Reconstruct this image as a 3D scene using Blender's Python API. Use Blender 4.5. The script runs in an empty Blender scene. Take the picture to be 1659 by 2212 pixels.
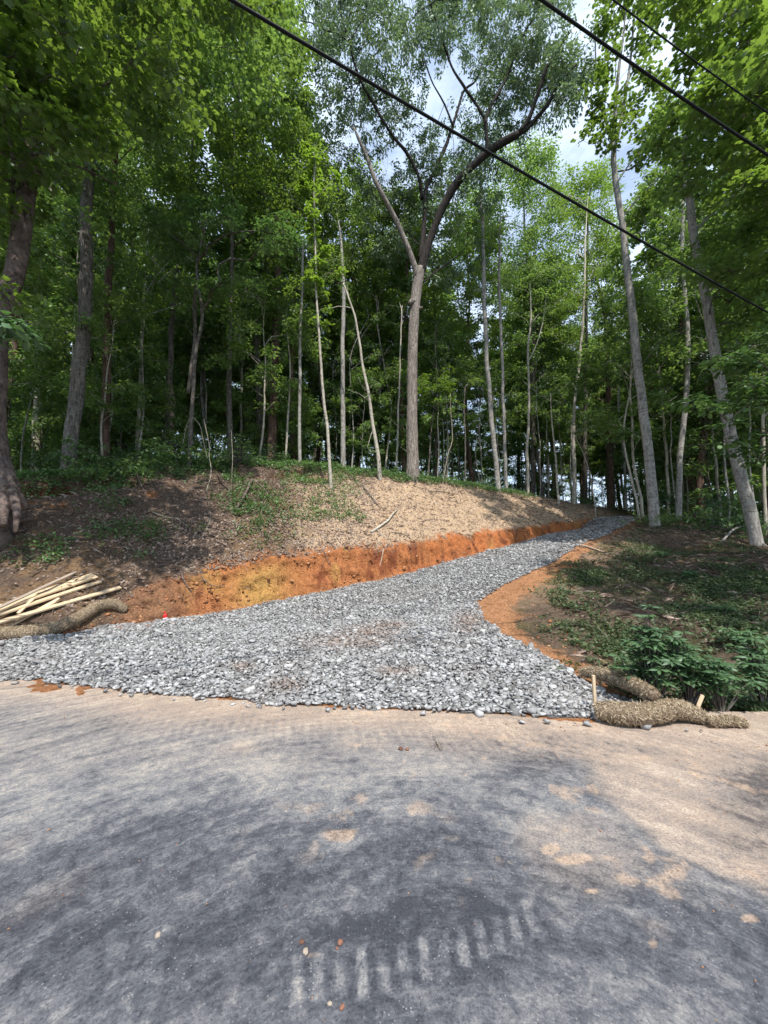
import bpy, math
import numpy as np
from mathutils import Vector
SC = bpy.context.scene
C = SC.collection
R = math.radians

# ------------------------------------------------------------------ camera
PITCH = R(6.0); FP = 386.0; EYE = np.array([0.0, 0.0, 1.6])
cam_d = bpy.data.cameras.new('camera'); cam = bpy.data.objects.new('camera', cam_d); C.objects.link(cam)
cam.location = EYE; cam.rotation_euler = (R(90) + PITCH, 0, 0)
cam_d.sensor_fit = 'VERTICAL'; cam_d.sensor_height = 24.0; cam_d.lens = FP * 24.0 / 1024.0
cam_d.clip_start = 0.05; cam_d.clip_end = 3000
SC.camera = cam
# ------------------------------------------------------------------ light
TR = np.array([-0.13, 0.45, -0.88]); TR = TR / np.linalg.norm(TR)      # the way the sunlight travels
SUN_ELEV = math.asin(-TR[2]); SUN_ROT = math.atan2(-TR[0], -TR[1])
sd = bpy.data.lights.new('sun', 'SUN'); so = bpy.data.objects.new('sun', sd); C.objects.link(so)
sd.energy = 3.7; sd.angle = R(0.6); sd.color = (1.0, 0.95, 0.87)
so.rotation_euler = Vector(TR).to_track_quat('-Z', 'Y').to_euler(); so.location = (10, -10, 30)
W = bpy.data.worlds.new('World'); SC.world = W; W.use_nodes = True
wt = W.node_tree; wt.nodes.clear()
def wn(t, **k):
    n = wt.nodes.new(t)
    for a, b in k.items(): setattr(n, a, b)
    return n
wo = wn('ShaderNodeOutputWorld'); bg = wn('ShaderNodeBackground'); sky = wn('ShaderNodeTexSky')
sky.sky_type = 'NISHITA'; sky.sun_disc = False; sky.sun_elevation = SUN_ELEV; sky.sun_rotation = SUN_ROT
sky.air_density = 1.0; sky.dust_density = 0.6
bg.inputs['Strength'].default_value = 0.158
tc = wn('ShaderNodeTexCoord'); mp = wn('ShaderNodeMapping'); mp.inputs['Scale'].default_value = (1.4, 1.4, 3.2)
nz = wn('ShaderNodeTexNoise'); nz.inputs['Scale'].default_value = 2.6; nz.inputs['Detail'].default_value = 7; nz.inputs['Roughness'].default_value = 0.62
rp = wn('ShaderNodeValToRGB'); rp.color_ramp.elements[0].position = 0.40; rp.color_ramp.elements[1].position = 0.66
rp.color_ramp.elements[0].color = (0.32, 0.32, 0.32, 1); rp.color_ramp.elements[1].color = (0.95, 0.95, 0.95, 1)
mx = wn('ShaderNodeMixRGB'); mx.inputs[2].default_value = (4.6, 5.4, 6.6, 1)
L = wt.links.new
L(tc.outputs['Generated'], mp.inputs[0]); L(mp.outputs[0], nz.inputs['Vector']); L(nz.outputs['Fac'], rp.inputs[0])
L(rp.outputs[0], mx.inputs[0]); L(sky.outputs[0], mx.inputs[1]); L(mx.outputs[0], bg.inputs['Color']); L(bg.outputs[0], wo.inputs[0])
SC.view_settings.view_transform = 'Standard'; SC.view_settings.look = 'None'
SC.view_settings.exposure = 0.68; SC.view_settings.gamma = 1.0
SC.render.engine = 'CYCLES'
SC.cycles.max_bounces = 6; SC.cycles.diffuse_bounces = 4; SC.cycles.glossy_bounces = 2
SC.cycles.transmission_bounces = 4; SC.cycles.transparent_max_bounces = 4
SC.cycles.caustics_reflective = False; SC.cycles.caustics_refractive = False

# ------------------------------------------------------------------ survey helpers: photo coordinates -> places
SS = 768.0 / 1659.0
CP, SP = math.cos(PITCH), math.sin(PITCH)
def ray(u, v):
    u = np.asarray(u, float); v = np.asarray(v, float)
    px = (u * SS - 384) / FP; py = (512 - v * SS) / FP
    return np.stack([px, CP - py * SP, SP + py * CP], -1)
def P(u, v, Y):
    d = ray(u, v); return EYE + d * (np.asarray(Y, float) / d[..., 1])[..., None]
def proj(p):
    q = np.asarray(p, float) - EYE
    f = q[..., 1] * CP + q[..., 2] * SP; up = -q[..., 1] * SP + q[..., 2] * CP
    f = np.where(f < 0.05, 0.05, f)
    return (q[..., 0] / f * FP + 384) / SS, (512 - up / f * FP) / SS
def sstep(a, b, x):
    t = np.clip((x - a) / (b - a), 0, 1); return t * t * (3 - 2 * t)
def _h(ix, iy, s):
    n = (ix.astype(np.int64) * 374761393 + iy.astype(np.int64) * 668265263 + s * 982451653) & 0x7fffffff
    n = ((n ^ (n >> 13)) * 1274126177) & 0x7fffffff
    return ((n ^ (n >> 16)) & 0xffff) / 65535.0
def vnoise(x, y, s=0):
    x = np.asarray(x, float); y = np.asarray(y, float)
    ix = np.floor(x); iy = np.floor(y); fx = x - ix; fy = y - iy
    fx = fx * fx * (3 - 2 * fx); fy = fy * fy * (3 - 2 * fy)
    a = _h(ix, iy, s); b = _h(ix + 1, iy, s); c = _h(ix, iy + 1, s); d = _h(ix + 1, iy + 1, s)
    return (a + (b - a) * fx) * (1 - fy) + (c + (d - c) * fx) * fy
def fbm(x, y, s=0, o=4, g=0.5):
    t = 0; w = 1; n = 0
    for k in range(o):
        t = t + w * (vnoise(x * 2 ** k + 17.3 * k, y * 2 ** k - 9.1 * k, s + k) - 0.5); n += w; w *= g
    return t / n * 2          # about -1..1

# ------------------------------------------------------------------ object helpers
def tag(o, label=None, cat=None, group=None, kind=None):
    if label: o['label'] = label
    if cat: o['category'] = cat
    if group: o['group'] = group
    if kind: o['kind'] = kind
    return o
def empty(name, loc, label, cat, group=None):
    o = bpy.data.objects.new(name, None); C.objects.link(o); o.location = [float(a) for a in loc]
    o.empty_display_size = 0.3
    return tag(o, label, cat, group)
def mesh(name, V, F, mat, parent=None, tint=None, attrs=None, smooth=False, loc=None, uv=None):
    V = np.asarray(V, np.float32); F = np.asarray(F, np.int32)
    k = F.shape[1]
    me = bpy.data.meshes.new(name)
    me.vertices.add(len(V)); me.vertices.foreach_set('co', V.ravel())
    me.loops.add(F.size); me.loops.foreach_set('vertex_index', F.ravel())
    me.polygons.add(len(F)); me.polygons.foreach_set('loop_start', np.arange(0, F.size, k, dtype=np.int32))
    me.polygons.foreach_set('loop_total', np.full(len(F), k, np.int32))
    if smooth: me.polygons.foreach_set('use_smooth', np.ones(len(F), bool))
    if tint is not None:
        a = me.attributes.new('tint', 'FLOAT', 'POINT'); a.data.foreach_set('value', np.asarray(tint, np.float32))
    for n, arr in (attrs or {}).items():
        arr = np.asarray(arr, np.float32)
        if arr.ndim == 1:
            a = me.attributes.new(n, 'FLOAT', 'POINT'); a.data.foreach_set('value', arr)
        else:
            a = me.attributes.new(n, 'FLOAT_VECTOR', 'POINT'); a.data.foreach_set('vector', arr.ravel())
    me.update(calc_edges=True)
    me.materials.append(mat)
    o = bpy.data.objects.new(name, me); C.objects.link(o)
    if parent is not None: o.parent = parent
    if loc is not None: o.location = [float(a) for a in loc]
    return o
def copy_tree(src, loc, rz=0.0, sc=1.0, label=None, group=None, scz=None):
    c = src.copy(); C.objects.link(c); c.location = [float(a) for a in loc]; c.rotation_euler = (0, 0, rz)
    c.scale = (sc, sc, scz or sc)
    if label: c['label'] = label
    if group: c['group'] = group
    for ch in list(src.children):
        d = ch.copy(); C.objects.link(d); d.parent = c
    return c

# ------------------------------------------------------------------ materials
class NT:
    def __init__(s, name):
        s.m = bpy.data.materials.new(name); s.m.use_nodes = True; s.t = s.m.node_tree; s.t.nodes.clear()
        s.out = s.n('ShaderNodeOutputMaterial')
    def n(s, t, **k):
        x = s.t.nodes.new(t)
        for a, b in k.items(): setattr(x, a, b)
        return x
    def l(s, a, b): s.t.links.new(a, b)
    def attr(s, name): return s.n('ShaderNodeAttribute', attribute_name=name)
    def noise(s, vec, scale, detail=4, rough=0.55, dist=0.0):
        x = s.n('ShaderNodeTexNoise'); x.inputs['Scale'].default_value = scale; x.inputs['Detail'].default_value = detail
        x.inputs['Roughness'].default_value = rough; x.inputs['Distortion'].default_value = dist
        if vec is not None: s.l(vec, x.inputs['Vector'])
        return x.outputs['Fac']
    def map(s, vec, sc, rot=(0, 0, 0)):
        x = s.n('ShaderNodeMapping'); x.inputs['Scale'].default_value = sc; x.inputs['Rotation'].default_value = rot
        s.l(vec, x.inputs[0]); return x.outputs[0]
    def ramp(s, f, stops):
        x = s.n('ShaderNodeValToRGB'); e = x.color_ramp.elements
        while len(e) < len(stops): e.new(0.5)
        for i, (p, c) in enumerate(stops):
            e[i].position = p; e[i].color = (*c, 1) if not np.isscalar(c) else (c, c, c, 1)
        s.l(f, x.inputs[0]); return x.outputs[0]
    def mix(s, f, a, b, mode='MIX'):
        x = s.n('ShaderNodeMixRGB', blend_type=mode)
        for i, q in ((0, f), (1, a), (2, b)):
            if hasattr(q, 'links'): s.l(q, x.inputs[i])
            else: x.inputs[i].default_value = q if i == 0 else (*q, 1)
        return x.outputs[0]
    def math(s, op, a, b=0.0, clamp=False):
        x = s.n('ShaderNodeMath', operation=op, use_clamp=clamp)
        for i, q in ((0, a), (1, b)):
            if hasattr(q, 'links'): s.l(q, x.inputs[i])
            else: x.inputs[i].default_value = q
        return x.outputs[0]
    def bump(s, h, strength=0.5, dist=0.02):
        x = s.n('ShaderNodeBump'); x.inputs['Strength'].default_value = strength; x.inputs['Distance'].default_value = dist
        s.l(h, x.inputs['Height']); return x.outputs[0]
    def pbr(s, col, rough=0.8, normal=None, spec=0.3):
        b = s.n('ShaderNodeBsdfPrincipled')
        if hasattr(col, 'links'): s.l(col, b.inputs['Base Color'])
        else: b.inputs['Base Color'].default_value = (*col, 1)
        if hasattr(rough, 'links'): s.l(rough, b.inputs['Roughness'])
        else: b.inputs['Roughness'].default_value = rough
        b.inputs['Specular IOR Level'].default_value = spec
        if normal is not None: s.l(normal, b.inputs['Normal'])
        s.l(b.outputs[0], s.out.inputs[0]); return s.m

def leaf_mat(name, dark, light, trans, tmix=0.42, gloss=0.10, back=None):
    t = NT(name); gloss *= 1.5; a = t.attr('tint').outputs['Fac']
    oi = t.n('ShaderNodeObjectInfo').outputs['Random']
    a2 = t.math('ADD', a, t.math('MULTIPLY', t.math('SUBTRACT', oi, 0.5), 0.25), True)
    col = t.ramp(a2, [(0.0, dark), (1.0, light)])
    tcol = t.ramp(a2, [(0.0, tuple(x * 0.55 for x in trans)), (1.0, trans)])
    d = t.n('ShaderNodeBsdfDiffuse'); t.l(col, d.inputs[0])
    tr = t.n('ShaderNodeBsdfTranslucent'); t.l(tcol, tr.inputs[0])
    g = t.n('ShaderNodeBsdfGlossy'); g.inputs['Roughness'].default_value = 0.55; g.inputs[0].default_value = (0.9, 1, 0.95, 1)
    m1 = t.n('ShaderNodeMixShader'); m1.inputs[0].default_value = tmix; t.l(d.outputs[0], m1.inputs[1]); t.l(tr.outputs[0], m1.inputs[2])
    m2 = t.n('ShaderNodeMixShader'); m2.inputs[0].default_value = gloss; t.l(m1.outputs[0], m2.inputs[1]); t.l(g.outputs[0], m2.inputs[2])
    t.l(m2.outputs[0], t.out.inputs[0]); return t.m
M = {}
M['maple'] = leaf_mat('maple_leaf', (0.05, 0.095, 0.022), (0.15, 0.235, 0.05), (0.29, 0.45, 0.055), 0.48, 0.03)
M['bright'] = leaf_mat('young_leaf', (0.075, 0.15, 0.02), (0.17, 0.28, 0.04), (0.32, 0.50, 0.05), 0.5, 0.03)
M['oakleaf'] = leaf_mat('oak_leaf', (0.05, 0.095, 0.035), (0.16, 0.23, 0.11), (0.24, 0.36, 0.12), 0.40, 0.05)
M['forest'] = leaf_mat('forest_leaf', (0.075, 0.14, 0.042), (0.22, 0.33, 0.095), (0.36, 0.56, 0.10), 0.42, 0.03)
M['under'] = leaf_mat('understory_leaf', (0.06, 0.13, 0.036), (0.18, 0.29, 0.10), (0.18, 0.33, 0.07), 0.4, 0.03)
M['weed'] = leaf_mat('weed_leaf', (0.045, 0.070, 0.028), (0.14, 0.185, 0.075), (0.16, 0.24, 0.07), 0.3, 0.02)
M['sumac'] = leaf_mat('shrub_leaf', (0.035, 0.085, 0.028), (0.095, 0.185, 0.07), (0.14, 0.28, 0.06), 0.35, 0.04)
M['dryleaf'] = leaf_mat('dry_leaf', (0.10, 0.065, 0.05), (0.42, 0.31, 0.24), (0.35, 0.2, 0.1), 0.12, 0.02)

def bark(name, dark, light, zs=5.0, xs=38.0, bump=0.03, lichen=0.0, rings=0.0):
    t = NT(name); co = t.n('ShaderNodeTexCoord').outputs['Object']
    m = t.map(co, (xs * .5, xs * .5, zs * .55)); f = t.noise(m, 1.0, 8, 0.68, 0.9)
    f2 = t.noise(co, 2.2, 3)
    col = t.ramp(f, [(0.38, dark), (0.58, light)])
    col = t.mix(t.math('MULTIPLY', t.ramp(f2, [(0.35, 0.0), (0.7, 1.0)]), 0.5), col, tuple(0.55 * a + 0.45 * b for a, b in zip(dark, light)))
    if lichen:
        f3 = t.ramp(t.noise(co, 9.0, 5, 0.7), [(0.50, 0.0), (0.60, 1.0)])
        col = t.mix(t.math('MULTIPLY', f3, lichen), col, (0.42, 0.43, 0.38))
    if rings:
        fr = t.ramp(t.noise(t.map(co, (2.5, 2.5, 14)), 1.0, 4, 0.7), [(0.56, 0.0), (0.64, 1.0)])
        col = t.mix(t.math('MULTIPLY', fr, rings), col, tuple(a * 0.5 for a in dark))
    return t.pbr(col, 0.9, t.bump(f, 1.0, bump * 1.8), 0.12)
M['bark_oak'] = bark('oak_bark', (0.085, 0.070, 0.060), (0.42, 0.355, 0.305), 5, 34, 0.05, 0.25)
M['bark_limb_backlit'] = bark('backlit_limb_bark', (0.014, 0.012, 0.011), (0.062, 0.053, 0.047), 6, 30, 0.03)  # backlit darkness of the oak limbs put into the bark colour
M['bark_grey'] = bark('grey_bark', (0.15, 0.135, 0.12), (0.44, 0.405, 0.37), 7, 26, 0.015, 0.55, 0.6)
M['bark_pale'] = bark('pale_bark', (0.24, 0.205, 0.16), (0.58, 0.52, 0.43), 9, 22, 0.006, 0.5, 0.5)
M['bark_fiss'] = bark('fissured_bark', (0.06, 0.05, 0.042), (0.27, 0.235, 0.205), 4, 30, 0.06, 0.35)
M['bark_pine'] = bark('pine_bark', (0.05, 0.028, 0.02), (0.20, 0.125, 0.095), 8, 22, 0.04, 0.1)
M['bark_dark'] = bark('dark_bark', (0.04, 0.034, 0.028), (0.16, 0.135, 0.115), 5, 26, 0.02, 0.3)
M['bark_root'] = bark('root_bark', (0.05, 0.035, 0.03), (0.22, 0.165, 0.14), 7, 12, 0.05, 0.1)
M['deadwood'] = bark('dead_wood', (0.22, 0.16, 0.11), (0.55, 0.45, 0.35), 5, 40, 0.01)
M['vine'] = bark('vine_bark', (0.16, 0.14, 0.10), (0.40, 0.36, 0.28), 20, 20, 0.005)

# ------------------------------------------------------------------ terrain
TOE = [(0, 1385, 6.7), (150, 1365, 7.2), (240, 1352, 7.8), (420, 1333, 9.0), (640, 1290, 10.5), (900, 1235, 12.5),
       (1100, 1180, 15.0), (1250, 1145, 18.5), (1370, 1122, 23.0)]
toeP = np.array([P(*q) for q in TOE]); toeA = toeP[:, 0] / toeP[:, 1]
toeA = np.concatenate([[-3.0, -1.4], toeA]); toeY = np.concatenate([[6.0, 6.3], toeP[:, 1]]); toeZ = np.concatenate([[0.1, 0.1], toeP[:, 2]])
cutU = np.array([(-400), 0, 240, 330, 420, 640, 900, 1100, 1250, 1370.0]); cutH = np.array([0.15, 0.15, 0.28, 0.62, 0.90, 1.02, 0.92, 0.62, 0.50, 0.25])
cutA = np.array([ray(u, 1200)[0] / ray(u, 1200)[1] for u in cutU])
BT = [(0, 1045, 11.0), (100, 1028, 11.5), (280, 1012, 13.0), (460, 1002, 14.5), (640, 1002, 15.5), (760, 1016, 16.2), (890, 1031, 17.0),
      (1060, 1056, 19.5), (1200, 1080, 21.5), (1330, 1099, 24.5), (1420, 1108, 28.0)]
btP = np.array([P(*q) for q in BT]); btA = btP[:, 0] / btP[:, 1]
btA = np.concatenate([[-3.0, -1.4], btA]); btY = np.concatenate([[10.0, 10.3], btP[:, 1]]); btZ = np.concatenate([[3.6, 3.7], btP[:, 2]])
REDGE = [(1290, 1500, 4.75), (1240, 1450, 5.25), (1180, 1420, 5.7), (1110, 1390, 6.35), (1050, 1345, 7.4), (1030, 1300, 8.8), (1130, 1245, 10.2),
         (1250, 1180, 12.5), (1330, 1145, 15.0), (1375, 1122, 17.0)]
reP = np.array([P(*q) for q in REDGE])
RS = [(1150, 1290, 8.6), (1250, 1230, 10.6), (1150, 1380, 6.7), (1330, 1170, 13.2), (1400, 1300, 8.6), (1659, 1300, 7.6), (1530, 1300, 8.2), (1500, 1200, 12.2), (1659, 1200, 10.8),
      (1430, 1125, 16.0), (1600, 1150, 15.5), (1659, 1420, 5.7), (1450, 1420, 6.3), (1300, 1440, 5.6), (1340, 1330, 7.4), (1250, 1350, 7.2)]
rsP = np.array([P(*q) for q in RS])
extra = [(3.4, 4.6, -.12), (4.2, 4.7, -.22), (5.5, 4.7, -.2), (7, 4.6, -.1), (10, 4.6, 0), (13, 9, .6), (16, 14, 1.6), (20, 20, 2.4), (20, 30, 3.0), (14, 28, 3.6), (10, 35, 4.2), (30, 30, 2.0),
         (40, 40, .5), (22, 4.6, 0), (0, 40, 5), (-20, 40, 6), (60, 20, -2), (60, 60, -3), (0, 90, 4), (-60, 60, 5), (-60, 20, 4), (10.8, 18.8, 3.25), (17, 23.5, 3.3), (13.5, 17.5, 2.9)]
ctl = [toeP, reP, rsP, np.array(extra)]
for yy in (3.6, 2.0, 0.0, -5.0, -15.0):
    ctl.append(np.array([(x, yy, -0.035) for x in (-30, -14, -8, -5, -3, -1, 0, 1.5, 3, 5, 8, 14, 30)]))
ctl.append(np.array([(x, 4.35 - 0.12 * x, 0.0) for x in (-5, -4, -3, -2, -1, 0, 1, 2)]))
ctl.append(np.array([(-7, 6.0, .06), (-10, 6.0, .08), (-15, 6, .1)]))
ctl = np.concatenate(ctl)
def _phi(r2): return np.sqrt(r2 + 0.3)
_A = _phi(((ctl[:, None, :2] - ctl[None, :, :2]) ** 2).sum(-1)); _n = len(ctl)
_P = np.c_[np.ones(_n), ctl[:, :2]]
_K = np.block([[_A + 1e-3 * np.eye(_n), _P], [_P.T, np.zeros((3, 3))]])
_w = np.linalg.solve(_K, np.concatenate([ctl[:, 2], np.zeros(3)]))
def rbf(x, y):
    o = np.empty(x.size); xf = x.ravel(); yf = y.ravel()
    for i in range(0, x.size, 40000):
        a = xf[i:i + 40000]; b = yf[i:i + 40000]
        o[i:i + 40000] = _phi((a[:, None] - ctl[None, :, 0]) ** 2 + (b[:, None] - ctl[None, :, 1]) ** 2) @ _w[:_n] + _w[_n] + _w[_n + 1] * a + _w[_n + 2] * b
    return o.reshape(x.shape)
def HT(x, y, rough=True, parts=False):
    x = np.asarray(x, float); y = np.asarray(y, float); shp = x.shape; x = np.atleast_1d(x); y = np.atleast_1d(y)
    ys = np.maximum(y, 0.5); a = np.clip(x / ys, -3, 3)
    base = np.clip(rbf(x, y), -4, 9)
    base = np.where(y < 3.2, -0.035, base)
    jit = (fbm(x * 0.9, y * 0.9, 5, 3) * 0.22 + fbm(x * 2.6, y * 2.6, 6, 2) * 0.05) if rough else 0.0
    ty = np.interp(a, toeA, toeY); tz = np.interp(a, toeA, toeZ)
    ch = np.interp(a, cutA, cutH)
    cy = ty + 0.16 + 0.34 * ch; cz = tz + ch
    by = np.interp(a, btA, btY); bz = np.interp(a, btA, btZ)
    yt = y + jit * sstep(-0.1, 0.5, y - ty) 
    f = np.clip((yt - cy) / (by - cy), 0, 1)
    slope = cz + (bz - cz) * (f + 0.07 * np.sin(np.pi * f))
    beyond = np.maximum(yt - by, 0)
    rise = np.where(a < 0.1, 0.05, 0.05 - 0.07 * sstep(0.1, 0.8, a))
    slope = slope + np.minimum(beyond, 25) * rise
    cut = tz + ch * np.clip((y + 0.30 * jit - ty) / (cy - ty), 0, 1)
    bank = np.where(y < cy, cut, np.maximum(slope, cut))
    onb = (y > ty) & (ys > 1)
    w = 1 - sstep(0.63, 0.80, a)
    far = sstep(45, 110, np.hypot(x, y))
    h = np.where(onb, bank * w + base * (1 - w), base)
    # eroded lip under the left part of the bank top
    lip = np.exp(-((y - (by - 0.75 + 0.5 * fbm(x * .8, x * 0, 15, 2))) / 0.30) ** 2) * sstep(0.0, -0.15, a) * onb * sstep(-.2, .3, fbm(x * 1.1, y * .3, 16, 3) + .1)
    h = h - 0.55 * lip * w
    HT.lip = lip
    h = h * (1 - far) + (-1.0) * far
    if rough:
        inroad = sstep(3.9, 5.0, y)
        # gravel drive surface stays smooth
        amp = np.where(onb, 0.10, 0.05) * inroad
        h = h + amp * fbm(x * 1.7, y * 1.7, 1, 4) * np.where(onb, sstep(0, 1.0, y - ty), 1)
        cf = onb & (y < cy + 0.25)
        lum = np.abs(fbm(x * 2.2, y * 2.0, 9, 3))
        h = h - np.where(cf, 0.12 * ch * lum * sstep(0, 0.2, y - ty), 0)
        h = h + np.where(onb, 0.035, 0.012) * inroad * fbm(x * 7, y * 7, 2, 3)
    h = h.reshape(shp)
    if parts: return h, (a, y - ty, (y - ty) / np.maximum(cy - ty, .05), (y - by), ch, onb & (w > .05))
    return h
def PG(u, v, lo=2.0, hi=45.0):
    """where the sight line through a photo point meets the ground"""
    d = ray(u, v); t = np.concatenate([np.arange(lo, 12, 0.02), np.arange(12, hi, 0.05)])
    p = EYE + d[None] * t[:, None]
    b = p[:, 2] < HT(p[:, 0], p[:, 1])
    k = int(np.argmax(b)) if b.any() else len(t) - 1
    return p[k]
def on(x, y): return np.array([x, y, float(HT(np.array([x]), np.array([y]))[0])])

th = np.concatenate([np.arange(-180, -64, 4.0), np.arange(-62, -54, 0.5), np.arange(-54, 54, 0.2), np.arange(54, 62, 0.5), np.arange(64, 180, 4.0)])
rr = [0.5]
while rr[-1] < 420:
    r = rr[-1]; g = 0.08 if r < 3.4 else 0.006 * r if r < 7.2 else 0.0036 * r if r < 21 else 0.012 * r if r < 40 else 0.06 * r
    rr.append(r + g)
rr = np.array(rr); T, RR = np.meshgrid(np.radians(th), rr)
X = RR * np.sin(T); Y = RR * np.cos(T)
H, (pa, pdt, pcf, pdb, pch, ponb) = HT(X, Y, parts=True); LIP = HT.lip
cfm = np.where(ponb & (pcf > 0) & (pcf < 1.6), sstep(0, .2, pcf) * sstep(1.6, 1.1, pcf), 0) * sstep(.2, .5, pch)
sx_ = X * 0.8 + Y * 0.6
disp = cfm * (0.16 * fbm(sx_ * 2.2, H * 6.0 - sx_ * .5, 81, 5, .6) + 0.05 * fbm(sx_ * 9, H * 14, 82, 3))
disp = disp + np.where(ponb, 0.05 * fbm(sx_ * 6, H * 9, 83, 3), 0) * sstep(1.2, 2, pcf) * sstep(.3, -.5, pdb)
X = X + disp * X / RR; Y = Y + disp * Y / RR
nr, nc = X.shape
idx = np.arange(nr * nc).reshape(nr, nc)
i2 = np.concatenate([idx, idx[:, :1]], 1)
F = np.stack([i2[:-1, :-1], i2[:-1, 1:], i2[1:, 1:], i2[1:, :-1]], -1).reshape(-1, 4)[:, ::-1]
U, Vv = proj(np.stack([X, Y, H], -1)); infront = Y > 1.0
n1 = fbm(X * 1.3, Y * 1.3, 21, 4); n2 = fbm(X * 5, Y * 5, 22, 3); n3 = fbm(X * 0.5, Y * 0.5, 23, 3)
def lerp(a, b, w): return a * (1 - w[..., None]) + np.asarray(b) * w[..., None]
col = np.zeros(X.shape + (3,)) + (0.075, 0.055, 0.038)
# woodland floor -> bank soils
bankz = ponb & (pdb < 0.6)
tawny = sstep(560, 760, U + 60 * n1) * sstep(1500, 1250, U)  # where the bank soil is paler and tan
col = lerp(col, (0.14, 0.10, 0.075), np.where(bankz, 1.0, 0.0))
col = lerp(col, (0.56, 0.41, 0.275), np.where(bankz, sstep(0.05, 0.5, tawny - 0.35 * np.clip(n1 + .1, 0, 1)), 0.0))
col = lerp(col, (0.30, 0.13, 0.055), np.where(bankz & (pdb > -2.2), sstep(0.25, 0.5, n1 + 0.4 * n2) * 0.7 * (1 - tawny), 0))
col = lerp(col, (0.30, 0.19, 0.10), np.where(bankz, sstep(0.1, 0.4, n3 + 0.3 * n2) * (1 - tawny) * 0.6, 0))
col = lerp(col, (0.14, 0.045, 0.022), np.clip(LIP * 1.3, 0, .9) * sstep(-.5, 0, n2))
# freshly cut clay
cutz = np.where(ponb & (U > 215), sstep(1.7, 1.05, pcf + 0.5 * n2 + 0.3 * n1), 0) * sstep(215, 300, U)
clay = np.zeros_like(col) + (0.46, 0.185, 0.075)
clay = lerp(clay, (0.25, 0.085, 0.04), sstep(0.0, 0.5, n2 + 0.5 * n1))
clay = lerp(clay, (0.52, 0.30, 0.10), np.exp(-((U - 560) / 60) ** 2) * sstep(1.2, 0.6, pcf) + 0.6 * sstep(0.25, 0.6, fbm(X * 2.2, Y * 2.2, 31, 3)))
clay = lerp(clay, (0.30, 0.16, 0.09), sstep(470, 330, U))
clay = lerp(clay, (0.60, 0.20, 0.07), sstep(820, 980, U) * 0.6 * sstep(0.2, -0.2, n2))
col = lerp(col, clay, np.clip(cutz, 0, 1))
# loose clay in front of the toe and around the drive
below = (~ponb) & (Y > 3.6)
col = lerp(col, (0.40, 0.19, 0.09), np.where(below, 1.0, 0.0))
dre = np.full(X.shape, 1e9); side = np.zeros(X.shape)
for a_, b_ in zip(reP[:-1], reP[1:]):
    ab = (b_ - a_)[:2]; l2 = (ab ** 2).sum(); ap = np.stack([X - a_[0], Y - a_[1]], -1)
    tt = np.clip((ap @ ab) / l2, 0, 1); dx = ap[..., 0] - tt * ab[0]; dy = ap[..., 1] - tt * ab[1]; dd = np.hypot(dx, dy)
    cr = ab[0] * ap[..., 1] - ab[1] * ap[..., 0]
    side = np.where(dd < dre, np.sign(-cr), side); dre = np.minimum(dre, dd)
sdr = dre * side          # > 0 : right of the drive
orangew = np.interp(Y, [4.5, 5.5, 6.5, 7.5, 9, 10.5, 12.5, 15, 18], [0.25, 0.30, 0.32, 0.55, 0.72, 0.48, 0.28, 0.24, 0.2])
rightz = below & (sdr > 0) & (Y > 4.2) & (X > 1.5)
mound = sstep(orangew - 0.12, orangew + 0.22, sdr + 0.25 * n2 + 0.15 * n1)
col = lerp(col, (0.44, 0.225, 0.115), np.where(rightz, 1 - mound, 0.0))
soil = np.zeros_like(col) + (0.150, 0.110, 0.080)
soil = lerp(soil, (0.085, 0.062, 0.048), sstep(-0.1, 0.5, n2 + n1))
soil = lerp(soil, (0.10, 0.11, 0.045), sstep(0.0, 0.6, n3 + .5 * n2) * 0.7)
soil = lerp(soil, (0.36, 0.25, 0.165), sstep(2.6, 0.5, sdr) * sstep(-0.15, 0.35, n1 + .2) * 0.75 * sstep(6.5, 9.5, Y))
soil = lerp(soil, (0.32, 0.18, 0.10), sstep(9.5, 13.5, Y) * sstep(-.3, .5, n3) * 0.5)
col = lerp(col, soil, np.where(rightz, mound, 0.0))
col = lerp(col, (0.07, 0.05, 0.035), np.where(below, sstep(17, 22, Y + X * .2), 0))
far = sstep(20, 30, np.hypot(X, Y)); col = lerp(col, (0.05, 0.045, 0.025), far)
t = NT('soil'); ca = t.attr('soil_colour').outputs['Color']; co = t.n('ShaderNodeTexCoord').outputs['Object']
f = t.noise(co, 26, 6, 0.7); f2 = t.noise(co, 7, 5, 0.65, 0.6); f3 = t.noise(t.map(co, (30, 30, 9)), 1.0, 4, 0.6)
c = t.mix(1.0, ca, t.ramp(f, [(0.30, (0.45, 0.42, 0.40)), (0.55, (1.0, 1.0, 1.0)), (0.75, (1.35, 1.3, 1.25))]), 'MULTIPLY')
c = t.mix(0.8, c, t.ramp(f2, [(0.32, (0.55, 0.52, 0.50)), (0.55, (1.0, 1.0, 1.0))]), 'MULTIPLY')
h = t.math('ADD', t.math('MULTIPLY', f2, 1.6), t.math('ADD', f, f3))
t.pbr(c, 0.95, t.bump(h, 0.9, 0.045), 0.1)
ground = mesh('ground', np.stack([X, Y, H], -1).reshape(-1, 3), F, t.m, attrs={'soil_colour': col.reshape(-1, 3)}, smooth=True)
tag(ground, kind='structure')

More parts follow.
